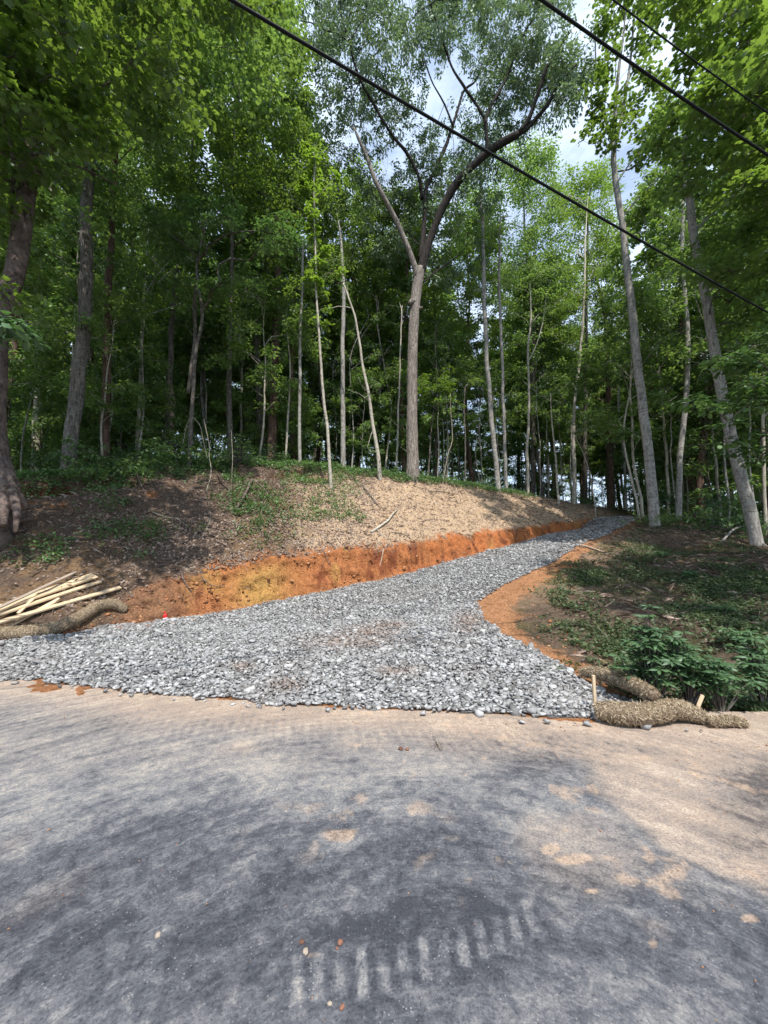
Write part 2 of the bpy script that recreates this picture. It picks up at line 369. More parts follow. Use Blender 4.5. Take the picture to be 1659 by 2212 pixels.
# ------------------------------------------------------------------ road
EDGE = np.array([P(u, v, 1)  for u, v in [(0, 1466), (150, 1478), (300, 1496), (450, 1508), (600, 1521), (900, 1536), (1100, 1546), (1290, 1558), (1450, 1568), (1659, 1572)]])
EDGE = EYE + (EDGE - EYE) * ((1.6) / (1.6 - EDGE[:, 2]))[:, None]
ex, ey = EDGE[:, 0], EDGE[:, 1]
def edge_y(x): return np.interp(x, np.concatenate([[-14], ex, [12]]), np.concatenate([[ey[0] + .25], ey, [ey[-1] - 0.2]]))
gx = np.concatenate([np.arange(-80, -8, 4.0), np.arange(-8, -2.6, 0.04), np.arange(-2.6, 2.6, 0.012), np.arange(2.6, 8, 0.04), np.arange(8, 81, 4.0)])
gy = np.concatenate([np.arange(-4.0, 1.0, 0.5), np.arange(1.0, 2.6, 0.012), np.arange(2.6, 7.2, 0.035)])
GX, GY = np.meshgrid(gx, gy)
lim = edge_y(GX) + 0.45
GY2 = np.minimum(GY, lim + 0.00002 * GY)
GZ = 0.0 + 0.006 * fbm(GX * 1.2, GY2 * 1.2, 41, 3) * sstep(1, 2, GY2) - 0.03 * sstep(-0.1, 0.4, GY2 - edge_y(GX))
ru, rv = proj(np.stack([GX, GY2, GZ], -1)); ru = np.clip(ru, -900, 2500); rv = np.clip(rv, 1400, 2900)
wv = ru / 1659; 
nA = fbm(GX * 0.9, GY2 * 0.9, 42, 4); nB = fbm(GX * 3.5, GY2 * 3.5, 43, 4); nC = fbm(GX * 14, GY2 * 14, 44, 3)
# arcs swept by tracked machines: polar stream coordinates about a turning centre
cxr, cyr = 0.2, 0.3
rad = np.hypot(GX - cxr, GY2 - cyr); ang = np.arctan2(GX - cxr, GY2 - cyr)
st = fbm(rad * 11 + 2.2 * nA + .8 * nB, ang * 3.6 + nA, 45, 4); st2 = fbm(rad * 55, ang * 4.0, 46, 3)
band = sstep(0.95, 0.05, (edge_y(GX) - GY2) + 0.35 * nA)                         # tan dust by the gravel
zone = np.interp(rv, [1480, 1600, 1700, 1800, 1900, 2000, 2100, 2212, 2500], [.80, .66, .50, .39, .27, .20, .30, .37, .34])
zone = zone + 0.16 * np.exp(-((ru - 560) / 330) ** 2 - ((rv - 1680) / 60) ** 2) + 0.14 * np.exp(-((ru - 860) / 330) ** 2 - ((rv - 2160) / 50) ** 2) - 0.12 * np.exp(-((ru - 1000) / 200) ** 2 - ((rv - 1830) / 40) ** 2)
zone = zone + 0.16 * np.exp(-((ru - 40) / 120) ** 2 - ((rv - 1740) / 70) ** 2) - 0.10 * np.exp(-((ru - 330) / 150) ** 2 - ((rv - 1790) / 40) ** 2)
zone = zone - 0.10 * sstep(1500, 1659, ru) * sstep(1900, 1960, rv)
dust = zone + 0.16 * nA + 0.16 * nB + 0.22 * st + 0.07 * nC
rb = np.interp(rv, [1560, 1640, 1750, 1850, 1950, 2100], [1130, 1250, 1330, 1450, 1640, 2000]) + 60 * nB + 40 * nA
rightdust = sstep(-25, 45, ru - rb) * sstep(2000, 1880, rv)
dust = np.maximum(dust, band * (0.80 + 0.3 * nB)); dust = np.maximum(dust, rightdust * (0.56 + 0.4 * st + .35 * nA))
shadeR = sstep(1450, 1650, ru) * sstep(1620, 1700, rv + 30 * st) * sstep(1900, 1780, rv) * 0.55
dust = dust - shadeR  # shade on the right of the road, painted in by lowering the dust level
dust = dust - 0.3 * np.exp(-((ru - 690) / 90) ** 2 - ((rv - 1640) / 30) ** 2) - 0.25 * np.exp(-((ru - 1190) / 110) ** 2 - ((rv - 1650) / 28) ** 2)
tan = np.clip(0.85 * band + 0.75 * rightdust, 0, 1) + 0.4 * sstep(0.2, 0.6, nA + 0.3 * nB) + .2 * sstep(1720, 1600, rv) + .3 * np.exp(-((ru - 90) / 90) ** 2 - ((rv - 1960 + (ru - 60) * .5) / 30) ** 2)
spots = .5 * sstep(0.36, 0.6, .5 * nC + fbm(GX * 5.0 + 3, GY2 * 5.0, 47, 3)) * sstep(0.0, 0.3, fbm(GX * 0.8, GY2 * 0.8, 48, 2) + 0.1) * sstep(400, 900, ru) 
for (su, sv, sw, sh) in [(1450, 1870, 55, 45), (735, 1800, 60, 22), (1240, 1855, 60, 16), (1190, 1835, 30, 16), (1275, 1925, 22, 9), (680, 2062, 28, 10), (1620, 1985, 24, 11), (1410, 2040, 14, 14)]:
    g = sstep(0.25, 0.6, np.exp(-(((ru - su) / sw) ** 2 + ((rv - sv) / sh) ** 2) * 1.8) * (0.9 + 1.3 * nB + .8 * nC)) * .6
    spots = np.maximum(spots, np.clip(g, 0, 1))
# lug prints of a tyre
lug = np.zeros_like(GX)
tr = np.array([(-0.46, 1.50), (-0.05, 1.62), (0.40, 1.80), (0.72, 2.0)])
for k in range(13):
    q = k / 12.0; cx_ = -0.33 + 0.98 * q; cy_ = 1.63 + 0.06 * q + 0.20 * q * q
    an = math.atan2(cx_ - 0.2, cy_ + 1.4) * 1.2
    dxx = GX - cx_; dyy = GY2 - cy_
    a1 = dxx * math.cos(an) - dyy * math.sin(an); b1 = dxx * math.sin(an) + dyy * math.cos(an)
    a1 = a1 + 0.006 * nB + 0.004 * nC; b1 = b1 + 0.02 * nB
    hw = 0.021; hl = 0.085
    w_ = sstep(hw + .007, hw - .007, np.abs(a1)) * sstep(hl + .012, hl - .012, np.abs(b1))
    lug = np.maximum(lug, w_ * (0.8 + 0.2 * math.sin(k * 2.3 + 1)) * np.clip(1.0 + 1.0 * nC, 0, 1))
lugz = np.exp(-((GX - 0.12) / 0.62) ** 4 - ((GY2 - 1.68 - .25 * GX) / 0.2) ** 4)
t2x, t2y = GX * 0.96 + GY2 * 0.28, GY2 * 0.96 - GX * 0.28
tread = (0.5 + 0.5 * np.sin((GX * 0.97 + 0.2 * GY2) * 78)) * np.exp(-((GY2 - (3.62 - .10 * GX)) / 0.22) ** 2)      # fine prints in the dust
tread2 = (0.5 + 0.5 * np.sin(rad * 62 + 2 * nA)) * sstep(3.0, 3.4, GY2) 
dust = np.clip(dust - 0.20 * lugz * (1 - lug) + 0.27 * lug - 0.16 * tread - 0.12 * tread2 * sstep(0, .5, dust), 0, 1)
ii = np.arange(GX.size).reshape(GX.shape)
RF = np.stack([ii[:-1, :-1], ii[:-1, 1:], ii[1:, 1:], ii[1:, :-1]], -1).reshape(-1, 4)
GZ = GZ - 0.004 * tread2 * band
t = NT('road_surface'); co = t.n('ShaderNodeTexCoord').outputs['Object']; big = t.noise(co, 3.2, 5, 0.65, 0.8); dA = t.attr('dust').outputs['Fac']; tA = t.attr('tan').outputs['Fac']; sA = t.attr('clay_spot').outputs['Fac']
flow = t.attr('flow').outputs['Vector']
fine = t.noise(co, 75, 7, 0.85); mid = t.noise(co, 15, 8, 0.72, 0.6); strk = t.noise(t.map(flow, (22, 5.0, 1)), 1.0, 7, 0.75, 1.3); strk2 = t.noise(t.map(flow, (95, 5, 1)), 1.0, 4, 0.7)
d = t.math('ADD', dA, t.math('MULTIPLY', t.math('SUBTRACT', strk, 0.5), 0.85))
d = t.math('ADD', d, t.math('MULTIPLY', t.math('SUBTRACT', mid, 0.5), 1.45))
d = t.math('ADD', d, t.math('MULTIPLY', t.math('SUBTRACT', big, 0.5), 0.6))
d = t.math('ADD', d, t.math('MULTIPLY', t.math('SUBTRACT', strk2, 0.5), 0.15), True)
base = t.ramp(d, [(0.0, (0.048, 0.051, 0.061)), (0.30, (0.102, 0.106, 0.118)), (0.60, (0.205, 0.202, 0.202)), (1.0, (0.37, 0.335, 0.29))])
tanc = t.ramp(d, [(0.02, (0.10, 0.085, 0.08)), (0.35, (0.26, 0.215, 0.18)), (0.7, (0.35, 0.27, 0.21)), (1.0, (0.46, 0.37, 0.285))])
c = t.mix(t.math('MULTIPLY', tA, 1.0, True), base, tanc)
c = t.mix(t.math('MULTIPLY', t.math('MULTIPLY', sA, t.ramp(mid, [(0.3, 0.3), (0.55, 1.0)])), 0.8), c, (0.58, 0.40, 0.26))
pit = t.ramp(fine, [(0.36, (0.25, 0.25, 0.28)), (0.47, (0.90, 0.90, 0.92)), (0.57, (1.08, 1.08, 1.08)), (0.66, (1.8, 1.8, 1.78))])
c = t.mix(1.0, c, pit, 'MULTIPLY')
vor = t.n('ShaderNodeTexVoronoi'); vor.inputs['Scale'].default_value = 48; t.l(co, vor.inputs['Vector'])
sp = t.ramp(vor.outputs['Distance'], [(0.10, 1.0), (0.20, 0.0)])
c = t.mix(t.math('MULTIPLY', sp, t.ramp(t.noise(co, 5, 2), [(0.42, 0.05), (0.62, 0.6)])), c, (0.36, 0.35, 0.34))
t.pbr(c, 0.85, t.bump(t.math('ADD', fine, t.math('MULTIPLY', mid, 1.2)), 0.55, 0.006), 0.25)
flowv = np.stack([rad, ang * 1.6, np.zeros_like(rad)], -1)
road = mesh('road', np.stack([GX, GY2, GZ], -1).reshape(-1, 3), RF, t.m, smooth=True,
            attrs={'dust': dust.ravel(), 'tan': np.clip(tan, 0, 1).ravel(), 'clay_spot': np.clip(spots, 0, 1).ravel(), 'flow': flowv.reshape(-1, 3)})
tag(road, kind='structure')

# ------------------------------------------------------------------ gravel drive
def inpoly(x, y, poly):
    r = np.zeros(x.shape, bool); n = len(poly); j = n - 1
    for i in range(n):
        xi, yi = poly[i]; xj, yj = poly[j]
        r ^= ((yi > y) != (yj > y)) & (x < (xj - xi) * (y - yi) / (yj - yi + 1e-12) + xi); j = i
    return r
leftE = [P(0, 1393, 6.55)[:2], P(150, 1372, 7.05)[:2]] + [q[:2] for q in toeP[2:]]
rightE = [q[:2] for q in reP]
gpoly = [(-14, 6.1)] + leftE + [(19, 24.5), (19, 21.5), (14.5, 20.3)] + rightE[::-1] + [(2.95, 4.45), (2.75, 3.86)] + [(x, y) for x, y in zip(ex[:8][::-1], ey[:8][::-1])] + [(-14, ey[0] + .2)]
gpoly = np.array([(float(a), float(b)) for a, b in gpoly])
rg = np.random.default_rng(7)
phi = (1 + 5 ** .5) / 2
ico = np.array([(-1, phi, 0), (1, phi, 0), (-1, -phi, 0), (1, -phi, 0), (0, -1, phi), (0, 1, phi), (0, -1, -phi), (0, 1, -phi), (phi, 0, -1), (phi, 0, 1), (-phi, 0, -1), (-phi, 0, 1)]) / math.sqrt(1 + phi * phi)
icf = np.array([(0, 11, 5), (0, 5, 1), (0, 1, 7), (0, 7, 10), (0, 10, 11), (1, 5, 9), (5, 11, 4), (11, 10, 2), (10, 7, 6), (7, 1, 8), (3, 9, 4), (3, 4, 2), (3, 2, 6), (3, 6, 8), (3, 8, 9), (4, 9, 5), (2, 4, 11), (6, 2, 10), (8, 6, 7), (9, 8, 1)])
box8 = np.array([(x_, y_, z_) for x_ in (-1, 1) for y_ in (-1, 1) for z_ in (-1, 1)]) * 0.72
bxf = np.array([(0, 1, 3), (0, 3, 2), (4, 6, 7), (4, 7, 5), (0, 4, 5), (0, 5, 1), (2, 3, 7), (2, 7, 6), (0, 2, 6), (0, 6, 4), (1, 5, 7), (1, 7, 3)])
def rotm(n, tilt):
    a = rg.uniform(0, 6.283, n); ax = rg.uniform(0, 6.283, n); t_ = rg.normal(0, tilt, n)
    ca, sa = np.cos(a), np.sin(a); z = np.zeros(n); o = np.ones(n)
    Rz = np.stack([np.stack([ca, -sa, z], -1), np.stack([sa, ca, z], -1), np.stack([z, z, o], -1)], 1)
    k = np.stack([np.cos(ax), np.sin(ax), z], -1); c_, s_ = np.cos(t_), np.sin(t_)
    K = np.zeros((n, 3, 3)); K[:, 0, 1] = -k[:, 2]; K[:, 0, 2] = k[:, 1]; K[:, 1, 0] = k[:, 2]; K[:, 1, 2] = -k[:, 0]; K[:, 2, 0] = -k[:, 1]; K[:, 2, 1] = k[:, 0]
    Rt = np.eye(3)[None] + s_[:, None, None] * K + (1 - c_)[:, None, None] * (K @ K)
    return Rt @ Rz
def stones(name, pos, size, mat, tint, flat=0.42, tilt=0.38, kind='stuff', rough=0.36):
    n = len(pos); V0 = box8[None] * (1 + rg.uniform(-rough, rough, (n, 8, 1)))
    V0 = V0 + rg.normal(0, rough * .5, V0.shape)
    sc = np.stack([np.ones(n), rg.uniform(0.55, 0.95, n), rg.uniform(flat - .15, flat + .2, n)], -1)
    V = np.einsum('nij,nkj->nki', rotm(n, tilt), V0 * sc[:, None, :]) * (size[:, None, None] * 0.5) + pos[:, None, :]
    Fs = (bxf[None] + (np.arange(n) * 8)[:, None, None]).reshape(-1, 3)
    return tag(mesh(name, V.reshape(-1, 3), Fs, mat, tint=np.repeat(tint, 8)), kind=kind)
pts = []
def jgrid(x0, x1, y0, y1, s):
    a, b = np.meshgrid(np.arange(x0, x1, s), np.arange(y0, y1, s)); a = a.ravel() + rg.uniform(-.5, .5, a.size) * s; b = b.ravel() + rg.uniform(-.5, .5, b.size) * s
    return a, b
for (y0, y1, s, lift) in ((3.7, 8, 0.044, 0.004), (3.7, 8, 0.054, 0.020), (8, 13, 0.055, 0.008), (8, 13, 0.066, 0.022), (13, 25, 0.085, 0.012), (13, 25, 0.085, 0.024)):
    a, b = jgrid(-14, 19, y0, y1, s)
    wob = 0.07 * fbm(a * 3, b * 3, 61, 3); k = inpoly(a + wob, b + wob * 1.4, gpoly); pts.append(np.c_[a[k], b[k], np.full(k.sum(), lift)])
# strays beyond the edge
a, b = jgrid(-9, 3, 3.5, 6.2, 0.085); d_ = edge_y(a) - b; k = (d_ > 0) & (d_ < 0.16) & (rg.uniform(0, 1, a.size) < 0.22); pts.append(np.c_[a[k], b[k], np.full(k.sum(), 0.008)])
pts = np.concatenate(pts)
gz = np.maximum(HT(pts[:, 0], pts[:, 1]), np.where(pts[:, 1] < edge_y(pts[:, 0]) + .3, 0.004, -9)) + pts[:, 2] + rg.uniform(0, 0.012, len(pts))
heap = sstep(0.0, 0.5, pts[:, 1] - edge_y(pts[:, 0])) * sstep(9, 6, pts[:, 1]) * 0.02
gz = gz + heap + 0.02 * fbm(pts[:, 0] * 2.2, pts[:, 1] * 2.2, 62, 3)
size = np.clip(rg.lognormal(math.log(0.049), 0.38, len(pts)), 0.03, 0.125) * np.where(pts[:, 1] > 13, 1.25, 1.0)
tnt = np.clip(rg.beta(2.0, 1.6, len(pts)) , 0, 1)
# clay trodden into the stones in a few patches
gu, gv = proj(np.c_[pts[:, :2], gz])
cl = np.zeros(len(pts))
for (su, sv, sw, sh) in [(800, 1365, 60, 14), (760, 1385, 90, 16), (620, 1480, 30, 12), (840, 1350, 40, 8), (520, 1440, 25, 10), (1010, 1345, 30, 22), (860, 1450, 40, 10)]:
    cl = np.maximum(cl, np.exp(-((gu - su) / sw) ** 2 - ((gv - sv) / sh) ** 2))
dirt = np.clip(cl * 1.3 * rg.uniform(0.2, 1.1, len(pts)) + 0.25 * np.clip(fbm(pts[:, 0] * .8, pts[:, 1] * .8, 63, 3), 0, 1), 0, 1)
t = NT('crushed_stone'); ta = t.attr('tint').outputs['Fac']; da = t.attr('dirt').outputs['Fac']; co = t.n('ShaderNodeTexCoord').outputs['Object']
c = t.ramp(ta, [(0.0, (0.12, 0.115, 0.11)), (0.35, (0.225, 0.222, 0.218)), (0.7, (0.34, 0.34, 0.338)), (1.0, (0.52, 0.52, 0.51))])
f = t.noise(co, 60, 4, 0.7)
c = t.mix(0.8, c, t.ramp(f, [(0.3, (0.65, 0.65, 0.66)), (0.6, (1.1, 1.1, 1.1))]), 'MULTIPLY')
c = t.mix(t.math('MULTIPLY', da, 0.6), c, (0.25, 0.16, 0.11))
t.pbr(c, 0.75, t.bump(f, 0.4, 0.01), 0.35); M['stone'] = t.m
gravel = stones('gravel', np.c_[pts[:, :2], gz], size, M['stone'], tnt)
a_ = gravel.data.attributes.new('dirt', 'FLOAT', 'POINT'); a_.data.foreach_set('value', np.repeat(dirt, 8).astype(np.float32))
gravel['label'] = 'bed of crushed grey stone on the drive'
# dark stone dust beneath
bedp = gpoly
a, b = np.meshgrid(np.arange(-14, 19.1, 0.12), np.arange(3.7, 25, 0.12)); kk = inpoly(a, b, bedp)
cell = kk[:-1, :-1] & kk[1:, :-1] & kk[:-1, 1:] & kk[1:, 1:]
ij = np.arange(a.size).reshape(a.shape)
BF = np.stack([ij[:-1, :-1][cell], ij[:-1, 1:][cell], ij[1:, 1:][cell], ij[1:, :-1][cell]], -1)
us = np.unique(BF); rm = np.zeros(a.size, int); rm[us] = np.arange(len(us))
bx, by_ = a.ravel()[us], b.ravel()[us]
bz = np.maximum(HT(bx, by_), np.where(by_ < edge_y(bx) + .3, -0.001, -9)) + 0.006 + sstep(0.0, 0.5, by_ - edge_y(bx)) * sstep(9, 6, by_) * 0.016
t = NT('stone_dust'); co = t.n('ShaderNodeTexCoord').outputs['Object']
f = t.noise(co, 40, 5, 0.7); t.pbr(t.ramp(f, [(0.35, (0.07, 0.065, 0.06)), (0.65, (0.26, 0.25, 0.24))]), 0.9, t.bump(f, 1.0, 0.03), 0.2)
bed = mesh('drive', np.c_[bx, by_, bz], rm[BF], t.m); tag(bed, kind='structure')

# ------------------------------------------------------------------ plants: builders
TPL = {}
def _fan(out, z=None):
    out = np.array(out, float); v = np.zeros((len(out) + 1, 3)); v[1:, :2] = out; v[0] = (0, 0.45, 0.0)
    v[1:, 2] = -0.10 * np.abs(out[:, 0]) * 2 - 0.10 * (out[:, 1] - .45) ** 2
    f = [(0, i + 1, (i + 1) % len(out) + 1) for i in range(len(out))]
    return v, np.array(f)
TPL['maple'] = _fan([(0, 0.02), (0.22, 0.0), (0.30, 0.22), (0.55, 0.30), (0.34, 0.55), (0.36, 0.78), (0.14, 0.72), (0, 1.05), (-0.14, 0.72), (-0.36, 0.78), (-0.34, 0.55), (-0.55, 0.30), (-0.30, 0.22), (-0.22, 0.0)])
TPL['oval'] = (np.array([(0, 0, 0), (.27, .3, -.05), (.25, .68, -.06), (0, 1, -.12), (-.25, .68, -.06), (-.27, .3, -.05), (0, .5, .03)]), np.array([(0, 1, 6), (1, 2, 6), (2, 3, 6), (3, 4, 6), (4, 5, 6), (5, 0, 6)]))
TPL['rhomb'] = (np.array([(0, 0, 0), (.34, .45, -.07), (0, 1, -.08), (-.34, .45, -.07)]), np.array([(0, 1, 2), (0, 2, 3)]))
TPL['narrow'] = (np.array([(0, 0, 0), (.20, .4, -.02), (.17, .75, -.03), (0, 1.05, -.1), (-.20, .4, -.02), (-.17, .75, -.03)]), np.array([(0, 1, 4), (1, 2, 5), (1, 5, 4), (2, 3, 5)]))
TPL['blade'] = (np.array([(-.035, 0, 0), (.035, 0, 0), (.03, .6, .02), (0, 1.0, -.06)]), np.array([(0, 1, 2), (0, 2, 3)]))
def unit(a): return a / np.maximum(np.linalg.norm(a, axis=-1, keepdims=True), 1e-9)
def leafV(r, pos, size, tpl, sig=0.5, droop=0.3, out=None):
    n = len(pos); tv, tf = TPL[tpl]
    nrm = unit(np.array([0, 0, 1.0]) + r.normal(0, sig, (n, 3)))
    tip = r.normal(0, 1, (n, 3)); tip[:, 2] *= 0.4
    if out is not None: tip = tip * 0.7 + out * 1.2
    tip = unit(tip) + np.array([0, 0, -droop]); tip = unit(tip)
    nrm = unit(nrm - tip * (nrm * tip).sum(-1, keepdims=True)); b = np.cross(tip, nrm)
    V = pos[:, None] + size[:, None, None] * (tv[None, :, 0:1] * b[:, None] + tv[None, :, 1:2] * tip[:, None] + tv[None, :, 2:3] * nrm[:, None])
    F = (tf[None] + (np.arange(n) * len(tv))[:, None, None]).reshape(-1, 3)
    return V.reshape(-1, 3), F, len(tv)
def leaves(name, r, pos, size, tpl, mat, tint, parent=None, **k):
    V, F, m = leafV(r, pos, size, tpl, **k)
    return mesh(name, V, F, mat, parent, tint=np.repeat(tint, m))
def smooth_path(pts, rad, step):
    pts = np.array(pts, float); rad = np.array(rad, float)
    if len(pts) < 3:
        n = max(2, int(np.linalg.norm(pts[1] - pts[0]) / step) + 1); q = np.linspace(0, 1, n)[:, None]
        return pts[0] * (1 - q) + pts[1] * q, rad[0] * (1 - q[:, 0]) + rad[1] * q[:, 0]
    o = []; ro = []
    for i in range(len(pts) - 1):
        p0 = pts[max(i - 1, 0)]; p1 = pts[i]; p2 = pts[i + 1]; p3 = pts[min(i + 2, len(pts) - 1)]
        n = max(1, int(np.linalg.norm(p2 - p1) / step))
        for k in range(n):
            q = k / n
            o.append(0.5 * (2 * p1 + (p2 - p0) * q + (2 * p0 - 5 * p1 + 4 * p2 - p3) * q * q + (3 * p1 - p0 - 3 * p2 + p3) * q ** 3)); ro.append(rad[i] * (1 - q) + rad[i + 1] * q)
    o.append(pts[-1]); ro.append(rad[-1])
    return np.array(o), np.array(ro)
class Tubes:
    def __init__(s): s.V = []; s.F = []; s.n = 0
    def add(s, pts, rad, sides=8, step=0.3, flare=0.0, wob=0.0, seed=0, cap=True, lump=0.0):
        p, r_ = smooth_path(pts, rad, step)
        if wob:
            L_ = np.concatenate([[0], np.cumsum(np.linalg.norm(np.diff(p, axis=0), axis=1))])
            p = p + wob * np.stack([fbm(L_ * 0.7 + seed, L_ * 0 + 3, 71, 3), fbm(L_ * 0.7 + seed, L_ * 0 + 9, 72, 3), L_ * 0], -1) * sstep(0, 1, L_)[:, None]
        n = len(p); tg = unit(np.gradient(p, axis=0)); a = np.cross(tg, np.array([0.31, 0.95, 0.1])); a = unit(a); b = np.cross(tg, a)
        th_ = np.arange(sides) / sides * 2 * math.pi
        rr_ = r_[:, None] * np.ones(sides)
        if flare:
            hgt = np.linalg.norm(p - p[0], axis=1)
            rr_ = rr_ * (1 + flare * np.exp(-hgt / (2.2 * rad[0]))[:, None] * (0.75 + 0.45 * np.cos(th_ * 4 + seed)[None] + 0.2 * np.cos(th_ * 7 + seed)[None]))
        if lump: rr_ = rr_ * (1 + lump * fbm(np.cos(th_)[None] * 1.5 + p[:, 2:3] * 2.0, np.sin(th_)[None] * 1.5 + p[:, 0:1] + seed, 73, 3))
        V = p[:, None] + rr_[..., None] * (np.cos(th_)[None, :, None] * a[:, None] + np.sin(th_)[None, :, None] * b[:, None])
        s.V.append(V.reshape(-1, 3)); i = np.arange(n * sides).reshape(n, sides) + s.n; j = np.roll(i, -1, 1)
        s.F.append(np.stack([i[:-1], j[:-1], j[1:], i[1:]], -1).reshape(-1, 4))
        s.n += n * sides
        if cap:
            s.V.append(p[[0, -1]]); c0, c1 = s.n, s.n + 1; s.n += 2
            s.F.append(np.stack([np.full(sides, c0), j[0], i[0], np.full(sides, c0)], -1)); s.F.append(np.stack([np.full(sides, c1), i[-1], j[-1], np.full(sides, c1)], -1))
        return s
    def build(s, name, mat, parent=None, loc=None):
        V = np.concatenate(s.V); F = np.concatenate(s.F)
        tri = F[F[:, 0] == F[:, 3]][:, :3]; q = F[F[:, 0] != F[:, 3]]
        F3 = np.concatenate([q[:, [0, 1, 2]], q[:, [0, 2, 3]], tri])
        return mesh(name, V, F3, mat, parent, smooth=True, loc=loc)
def crown_parts(r, clusters, rad, nleaf, lsize, tpl, lmat, bmat, parent, anchor, tint_c=None, sig=0.5, droop=0.3, flat=0.55, br=0.02, twigs=3, brname='branches', spread=.52):
    """clusters: centres; anchor(c) -> point on the stem from which a branch runs to the cluster"""
    tb = Tubes(); P_ = []; S_ = []; T_ = []; O_ = []
    if anchor is not None:          # boughs: every cluster hangs on the nearest bough that is already there
        cc = np.array(clusters, float); an = np.array([anchor(c) for c in cc]); da = np.linalg.norm(cc - an, axis=1)
        order = np.argsort(da); par = -np.ones(len(cc), int); done = []
        for i in order:
            if done:
                q = cc[done]; dj = np.linalg.norm(q - cc[i], axis=1) * 1.25 + np.maximum(0, q[:, 2] - cc[i][2]) * .5; j = int(np.argmin(dj))
                if dj[j] < da[i]: par[i] = done[j]
            done.append(i)
        cnt = np.ones(len(cc))
        for i in order[::-1]:
            if par[i] >= 0: cnt[par[i]] += cnt[i]
        for i in order:
            c = cc[i]; a = an[i] if par[i] < 0 else cc[par[i]]; d = c - a; L_ = np.linalg.norm(d)
            if L_ < 0.15: continue
            mid = a + d * 0.5 + np.array([0, 0, 0.07 * L_]) + r.normal(0, 0.09 * L_, 3); w = br * 0.62 * math.sqrt(cnt[i])
            tb.add([a, mid, c], [min(w * 1.15, br * 5), min(w, br * 4.5), w * .75 if cnt[i] > 1 else br * .3], 5, 0.35, cap=False)
    for i, c in enumerate(clusters):
        c = np.asarray(c, float); R_ = rad[i] if np.ndim(rad) else rad
        for k in range(twigs):
            e = c + r.normal(0, 1, 3) * np.array([R_, R_, R_ * flat]) * 0.8
            tb.add([c - (e - c) * 0.1, (c + e) / 2 + r.normal(0, .05, 3), e], [br * 0.4, br * .3, br * .15], 4, 0.4, cap=False)
        n = int(nleaf[i] if np.ndim(nleaf) else nleaf)
        q = r.normal(0, 1, (n, 3)); q = unit(q) * (r.uniform(0, 1, (n, 1)) ** 0.45)
        # leaves gather on a few sprays inside the cluster
        ns = 5; sp = unit(r.normal(0, 1, (ns, 3))) * 0.55; which = r.integers(0, ns, n); q = sp[which] * (1.3 if spread < .5 else 1) + q * spread
        off = q * np.array([R_, R_, R_ * flat])
        P_.append(c + off); S_.append(lsize * r.uniform(0.65, 1.2, n)); t0 = (tint_c[i] if tint_c is not None else r.uniform(0.15, 0.85))
        T_.append(np.clip(t0 + r.normal(0, 0.16, n), 0, 1)); O_.append(unit(off + 1e-6))
    pos = np.concatenate(P_)
    cr = leaves('crown', r, pos, np.concatenate(S_), tpl, lmat, np.concatenate(T_), parent, sig=sig, droop=droop, out=np.concatenate(O_))
    bo = tb.build(brname, bmat, parent) if tb.n else None
    return cr, bo

# ------------------------------------------------------------------ tall wood trees: five prototypes, local origin at the ground
rt = np.random.default_rng(11)
def tall_proto(k, name, label, height, base, cr_r, ncl, nl, ls, tpl, lm, bm, r0=0.15, lean=0.0, group=None, under=False):
    t = empty(name, (0, 0, 0), label, 'tree', group)
    r = np.random.default_rng(100 + k)
    top = np.array([lean * height * .1, 0, height]); bend = r.normal(0, 0.012 * height, (2,))
    path = [np.array([0, 0, -0.4]), np.array([0, 0, 0.0]), np.array([bend[0], bend[1], height * .35]), np.array([-bend[0] * .6, bend[1] * .5, height * .68]), top]
    Tubes().add(path, [r0 * 1.08, r0, r0 * .75, r0 * .45, r0 * .08], 9 if r0 > .08 else 6, 0.5, flare=0.5, wob=0.10, seed=k, cap=False).build('trunk', bm, t)
    cl = []; rad = []
    for i in range(ncl):
        z = base + (height - base) * r.uniform(0, 1) ** 0.9; q = (z - base) / (height - base)
        prof = (math.sin(math.pi * min(1, 0.12 + 0.80 * q)) ** 0.7) * cr_r
        a = r.uniform(0, 6.283); d = prof * r.uniform(0.15, 1) ** 0.6
        x0 = np.array([np.interp(z, [p[2] for p in path], [p[0] for p in path]), np.interp(z, [p[2] for p in path], [p[1] for p in path])])
        cl.append(np.array([x0[0] + d * math.cos(a), x0[1] + d * math.sin(a), z])); rad.append(cr_r * r.uniform(.20, .36))
    def anchor(c):
        z = max(base * .9, c[2] - 0.55 * math.hypot(c[0], c[1]) - 0.2)
        return np.array([np.interp(z, [p[2] for p in path], [p[0] for p in path]), np.interp(z, [p[2] for p in path], [p[1] for p in path]), z])
    crown_parts(r, cl, rad, nl, ls, tpl, lm, bm, t, anchor, br=0.018 if not under else 0.010, twigs=2, flat=0.5, sig=0.5 if not under else .3)
    return t

